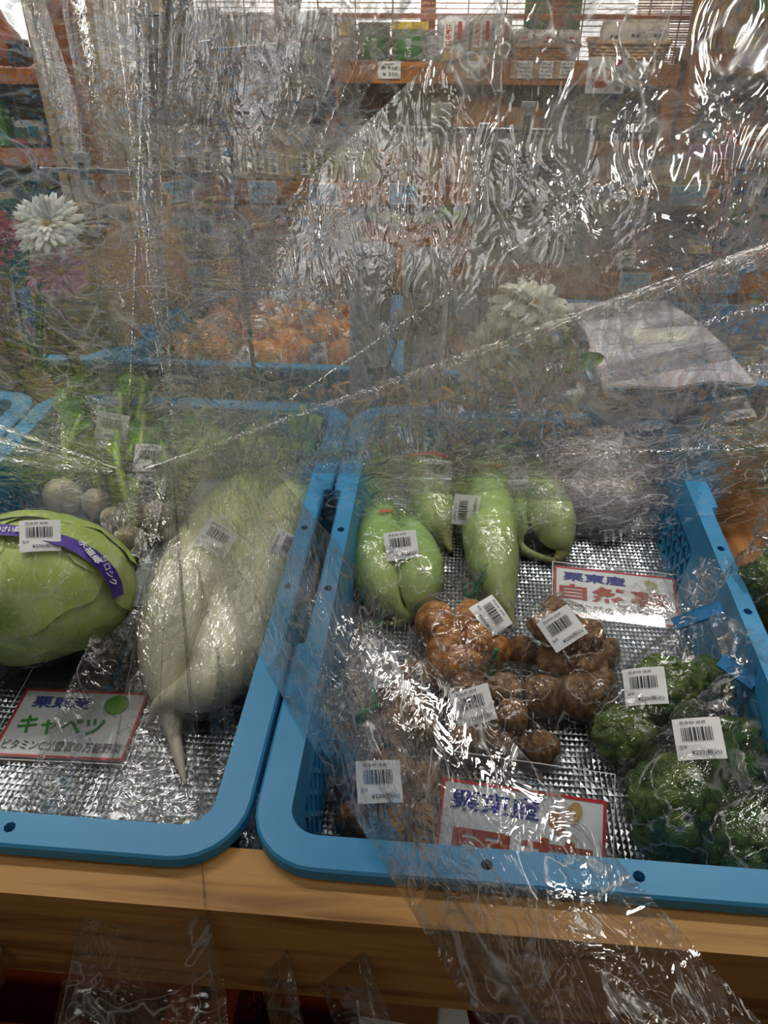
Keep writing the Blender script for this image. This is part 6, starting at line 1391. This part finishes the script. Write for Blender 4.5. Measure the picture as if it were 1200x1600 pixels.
packet('packet of dark green kelp labelled 梅こんぶ', 'packet', (324, 352, 396, 415), YL + .055, ZL, [(28, 66, 56), (86, 120, 106)], 'kelp_packet', 'kelp packets', .35, .9, PFS, [(-.1, .42, .34, .62, LBW, '梅こんぶ', plain('teal_ink', (20, 90, 90), .6), True)], lean=-.2)
for i, (x0, y0, x1, cols, l) in enumerate(((398, 372, 448, [(190, 120, 90), (226, 200, 186), (206, 170, 60)], 'packet of coloured sweets left of the pink striped one'), (442, 364, 500, [(214, 110, 120), (236, 206, 200), (200, 170, 90)], 'packet of pink striped sweets with a shiny top'), (492, 374, 534, [(206, 160, 140), (236, 226, 220), (120, 140, 180)], 'packet of sweets with a blue flower mark'), (528, 352, 566, [(186, 160, 60), (206, 196, 120)], 'packet of yellow sweets left of the leaflet rolls'), (690, 388, 738, [(190, 120, 120), (226, 190, 180), (120, 80, 100)], 'packet of small red sweets right of the leaflet rolls'))):
    packet(l, 'packet', (x0, y0, x1, 419), YL + .06 + .01 * (i % 2), ZL, cols, 'sweet_packet', 'sweet packets on the bottom ledge', .5, .85, PFS, lean=-.3, sc=16)
for i, (x0, x1, cols) in enumerate(((468, 500, [(86, 40, 26), (130, 70, 44)]), (498, 516, [(150, 110, 70), (196, 160, 110)]), (514, 548, [(186, 130, 70), (216, 180, 130)]))):
    packet(('brown snack pack with a cream label on the riser', 'narrow tan snack pack on the riser', 'tan snack pack with red pieces on the riser')[i], 'packet', (x0, 320, x1, 354), YL + .15, R2, cols, 'snack_packet', 'snack packs on the riser', .4, .9, PFS, [(.0, .5, .45, .45, LBT, '', BLACK, False)] if i == 0 else None, lean=-.25)
for i, (x0, x1, y0) in enumerate(((570, 630, 340), (634, 685, 342), (684, 704, 330), (706, 724, 334))):
    packet(('clear pack of yellow-green goods behind the left leaflet roll', 'clear pack of pale goods behind the right leaflet roll', 'pack with a bright green label', 'smaller pack with a green label')[i], 'packet', (x0, y0, x1, 356), YL + .15, R3, [(150, 140, 70), (200, 190, 140)], 'snack_packet', 'packs on the middle riser', .4, .9, PFS, [(.0, .7, .8, .5, LBG, '', BLACK, False)] if i > 1 else None, lean=-.2)
for i, (x0, y0, x1, l) in enumerate(((860, 366, 930, 'pink packet with a dark plum picture, partly behind the handwritten sign'), (932, 364, 1012, 'pink packet labelled ほし梅 on the bottom ledge'))):
    packet(l, 'packet', (x0, y0, x1, 422), YL + .055, ZL, [(206, 130, 150), (226, 170, 184), (236, 206, 212)], 'dried_plum_packet', 'pink dried plum packets', .35, .92, PFS, [(.0, .45, .34, .7, LBW, ('梅', 'ほし梅')[i], BLACK, True)], lean=-.15, sc=10)
for i, (x0, x1) in enumerate(((926, 960), (958, 1016))): packet(('oat snack pack half behind the handwritten sign', 'oat snack pack with a red emblem')[i], 'packet', (x0, 318, x1, 362), YL + .14, R4, [(176, 156, 110), (216, 200, 156), (130, 106, 66)], 'oat_packet', 'oat snack packs', .4, .95, PF, [(.1, .6, .3, .3, LBW, '麦', RED, False)] if i else None, sc=40)
for i, (x0, x1) in enumerate(((1042, 1120), (1116, 1190), (1186, 1250))): packet('purple raisin packet with a yellow label, %s from left' % ordn[i], 'packet', (x0, 370 + 8 * i, x1, 423), YL + .05, ZL, [(64, 40, 56), (112, 80, 96), (150, 120, 120)], 'raisin_packet', 'purple raisin packets', .45, .88, PFS, [(.05, .6, .5, .22, LBT, 'ほしぶどう', BLACK, False)], lean=-.3, sc=12)
# --- price tags on the ledges
BT = plain('blue_tag', (128, 186, 214), .6); PT = plain('mauve_tag', (200, 150, 196), .6); WT = plain('white_tag', (226, 224, 218), .6)
def price_tag(label, box, Y, bg, l1, l2, redp=True, roll=0, border=True):
    x0, y0, x1, y1 = box; c = oy((x0 + x1) / 2, (y0 + y1) / 2, Y); wd, ht = m(x1 - x0, c), m(y1 - y0, c) * 1.03
    M = frame(c, (math.cos(roll), 0, math.sin(roll)), (-math.sin(roll), .05, math.cos(roll))); r = thing('price_tag', label, 'price tag', c, 'shelf price tags'); r.matrix_basis = M
    MB().box((0, 0, -.001), (wd, ht, .002)).build('tag_card', bg, r)
    if border: frame_mesh(MB(), wd, ht, wd * .05, .0003).build('tag_border', WT, r)
    letter(r, '栗東の味', INK2, 0, ht * .34, wd * .4, ht * .10, .0006); letter(r, l1, BLACK, 0, ht * .12, wd * .74, ht * .22, .0006, .01)
    letter(r, l2, RED if redp else BLACK, wd * .04, -ht * .24, wd * .66, ht * .22, .0006, .01); letter(r, '税込', BLACK, wd * .38, -ht * .28, wd * .12, ht * .1, .0006)
ML = YM - .004; LLY = YL - .004
for i, (box, Y, l1, l2, rl) in enumerate((((255, 283, 302, 314), ML, 'みかん飴', '¥ 325', .14), ((388, 284, 432, 315), ML, '檸檬のど飴', '¥ 325', 0), ((482, 287, 527, 317), ML, 'ゆず飴', '¥ 325', -.03), ((607, 288, 653, 318), ML, 'しょうが飴', '¥ 380', 0), ((926, 291, 966, 320), ML, 'おつまみ', '¥ 380', .03), ((1047, 290, 1100, 320), ML, '魚沼おこし', '¥ 365', .04),
    ((295, 417, 333, 443), LLY, 'とろろ昆布', '¥ 432', 0), ((413, 420, 456, 449), LLY, 'のど飴', '¥ 432', 0), ((730, 423, 775, 450), LLY, '黒糖飴', '¥ 300', 0), ((968, 426, 1016, 455), LLY, 'ほし梅', '¥ 425', .03), ((1098, 429, 1150, 457), LLY, '干しぶどう', '¥ 435', .04))):
    price_tag(('tilted blue price tag at the left end of the front middle ledge', 'blue price tag on the middle ledge right of the tall stand pole', 'blue price tag on the middle ledge under yellow-green sweets', 'blue price tag on the middle ledge under red-framed ginger sweets', 'blue price tag beside the handwritten sign on the middle ledge', 'blue price tag right of the handwritten sign, under silver-topped packets', 'blue price tag under the kelp packets on the bottom ledge', 'blue price tag under the coloured sweets on the bottom ledge', 'blue price tag behind the middle stand pole on the bottom ledge', 'blue price tag under the pink plum packets', 'blue price tag under the purple raisin packets')[i], box, Y, BT, l1, l2, True, rl)
price_tag('mauve price tag under the bread bags', (1157, 83, 1197, 105), YT - .004, PT, '食パン', '¥ 560', False); price_tag('mauve price tag, left of two on the right shelf', (1076, 226, 1112, 248), YM2 - .004, PT, 'ラスク', '¥ 300', False); price_tag('mauve price tag, right of two on the right shelf', (1114, 226, 1151, 248), YM2 - .004, PT, 'クッキー', '¥ 350', False)
TY = YT - .004
price_tag('white price tag under the tea packets', (590, 98, 626, 121), TY, WT, '茶そば', '¥ 330', False, 0, False)
PHOTO = noisy('food_photo', [(120, 70, 50), (200, 170, 130), (90, 110, 60)], 90, .5, bump=0)
for i, (x0, x1, l) in enumerate(((720, 750, 'photo price tag under the white bags'), (798, 832, 'photo price tag, left of three under the basket'), (832, 864, 'photo price tag, middle of three under the basket'), (864, 897, 'photo price tag, right of three under the basket'), (981, 1014, 'photo price tag right of the food card'))):
    c = oy((x0 + x1) / 2, 109, TY); wd, ht = m(x1 - x0, c), m(24, c); r = thing('price_tag', l, 'price tag', c, 'photo price tags'); r.matrix_basis = frame(c, (1, 0, 0), (0, .05, 1))
    MB().box((0, 0, -.001), (wd, ht, .002)).build('tag_card', WT, r); MB().add(rect(wd * .34, ht * .94, .0004, -wd * .33, 0), [(0, 1, 2, 3)]).build('food_photo', PHOTO, r)
    for k in range(4): letter(r, ('ゆば', '滋賀県産大豆', '¥ 432', '100g')[k], BLACK, wd * .16, ht * (.34 - .22 * k), wd * .5, ht * .12, .0006)
c = oy(947, 118, TY - .004); wd, ht = m(60, c), m(50, c); r = thing('food_card', 'white card with a bowl of food and a red seal on the top shelf', 'card', c); r.matrix_basis = frame(c, (1, 0, .0), (0, .05, 1))
MB().box((0, 0, -.001), (wd, ht, .002)).build('card', WT, r); disc(MB(), -wd * .14, -ht * .06, wd * .30, ht * .30).build('bowl_picture', plain('print_bowl', (150, 60, 44), .5), r); disc(MB(), -wd * .14, ht * .02, wd * .24, ht * .18, .0012).build('food_picture', noisy('print_food', [(170, 40, 60), (230, 220, 210), (90, 130, 70)], 70, .5, bump=0), r)
disc(MB(), wd * .26, ht * .36, wd * .12, ht * .09, rot=.2).build('seal', RED, r); letter(r, 'くず餅', BLACK, wd * .36, 0, wd * .08, ht * .3, .0008); disc(MB(), wd * .34, -ht * .36, wd * .08, ht * .07).build('spice_picture', plain('print_spice', (150, 110, 60), .5), r)

# ================================================================== side room beyond the post
RSW = wood('side_shelf_wood', (206, 130, 70), (176, 100, 48), 'x', .8)
u3 = thing('side_shelf', 'orange-brown wooden shelf seen left of the post', 'shelf', (-1.7, 2.95, 0)); L = u3.location; SYD = 2.95
for y0, y1 in ((108, 131), (233, 258)):
    zt, zb = zat(30, y0, SYD), zat(30, y1, SYD); MB().bx(-2.3, -1.32, SYD, SYD + .022, zb, zt).build('front_board', RSW, u3, loc=L); MB().bx(-2.3, -1.32, SYD + .022, SYD + .4, zt - .03, zt - .012).build('shelf_board', RSW, u3, loc=L)
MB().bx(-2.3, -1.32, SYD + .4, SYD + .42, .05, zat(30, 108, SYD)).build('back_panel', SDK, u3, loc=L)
for x in (-2.3, -1.36): MB().bx(x, x + .04, SYD + .03, SYD + .4, 0, zat(30, 112, SYD) - .02).build('upright', RSW, u3, loc=L)
Z1, Z2 = zat(30, 108, SYD), zat(30, 233, SYD)
def lathe_thing(label, cat, nm, px, py, Y, z, prof, mat, parts=()):
    p = oy(px, py, Y); r = thing(nm, label, cat, (p.x, Y, z)); MB().lathe(prof, 24).build('body', mat, r, True)
    for nm2, pf, mt in parts: MB().lathe(pf, 24).build(nm2, mt, r, True)
lathe_thing('orange-brown wooden pumpkin shape on the side shelf', 'ornament', 'wooden_ornament', 10, 90, SYD + .1, Z1, [(.02, 0), (.055, .01), (.075, .05), (.06, .09), (.03, .13), (.015, .17), (.01, .19)], noisy('copper_brown', [(160, 84, 44), (196, 120, 76)], 10, .5), [('stem', [(.012, .185), (.01, .21), (.004, .215)], POSTWOOD)])
lathe_thing('dark round jar on the side shelf near the post', 'jar', 'jar', 34, 104, SYD + .08, Z1, [(.03, 0), (.045, .01), (.045, .05), (.038, .062)], plain('dark_jar', (60, 42, 44), .4), [('lid', [(.04, .062), (.04, .075), (.03, .08)], plain('jar_lid', (96, 64, 50), .4))])
o = MB().box((0, 0, .10), (.09, .05, .20)).build('green_box', noisy('green_box_card', [(40, 120, 44), (64, 150, 60)], 30, .5, bump=0)); o.location = (oy(2, 225, SYD + .08).x, SYD + .08, Z2); tag(o, 'tall green box standing on the lower side shelf', 'box')
packet('white packet with dark green marks on the lower side shelf', 'packet', (28, 195, 78, 233), SYD + .1, Z2, [(214, 216, 210), (232, 232, 228)], 'white_packet', None, .5, .95, PF, [(-.1, .55, .4, .4, plain('deep_green_mark', (20, 104, 84), .5), '', BLACK, False), (.3, .6, .3, .4, MATS['deep_green_mark'], '', BLACK, False), (-.25, .2, .4, .14, plain('salmon_mark', (214, 120, 110), .5), '', BLACK, False)])
r = thing('market_bin', 'dark green bin with a beige lid edge below the side shelf', 'bin', (oy(60, 330, 2.7).x - .25, 2.75, 0)); zt = zat(60, 310, 2.75)
MB().bx(-.22, .22, -.15, .15, 0, zt).build('bin_body', plain('dark_teal_plastic', (20, 74, 76), .5), r); MB().bar((-.22, -.16, zt + .0), (.24, -.16, zt + .05), .02, .02, up=(0, 1, 0)).build('lid_edge', BEIGE, r)
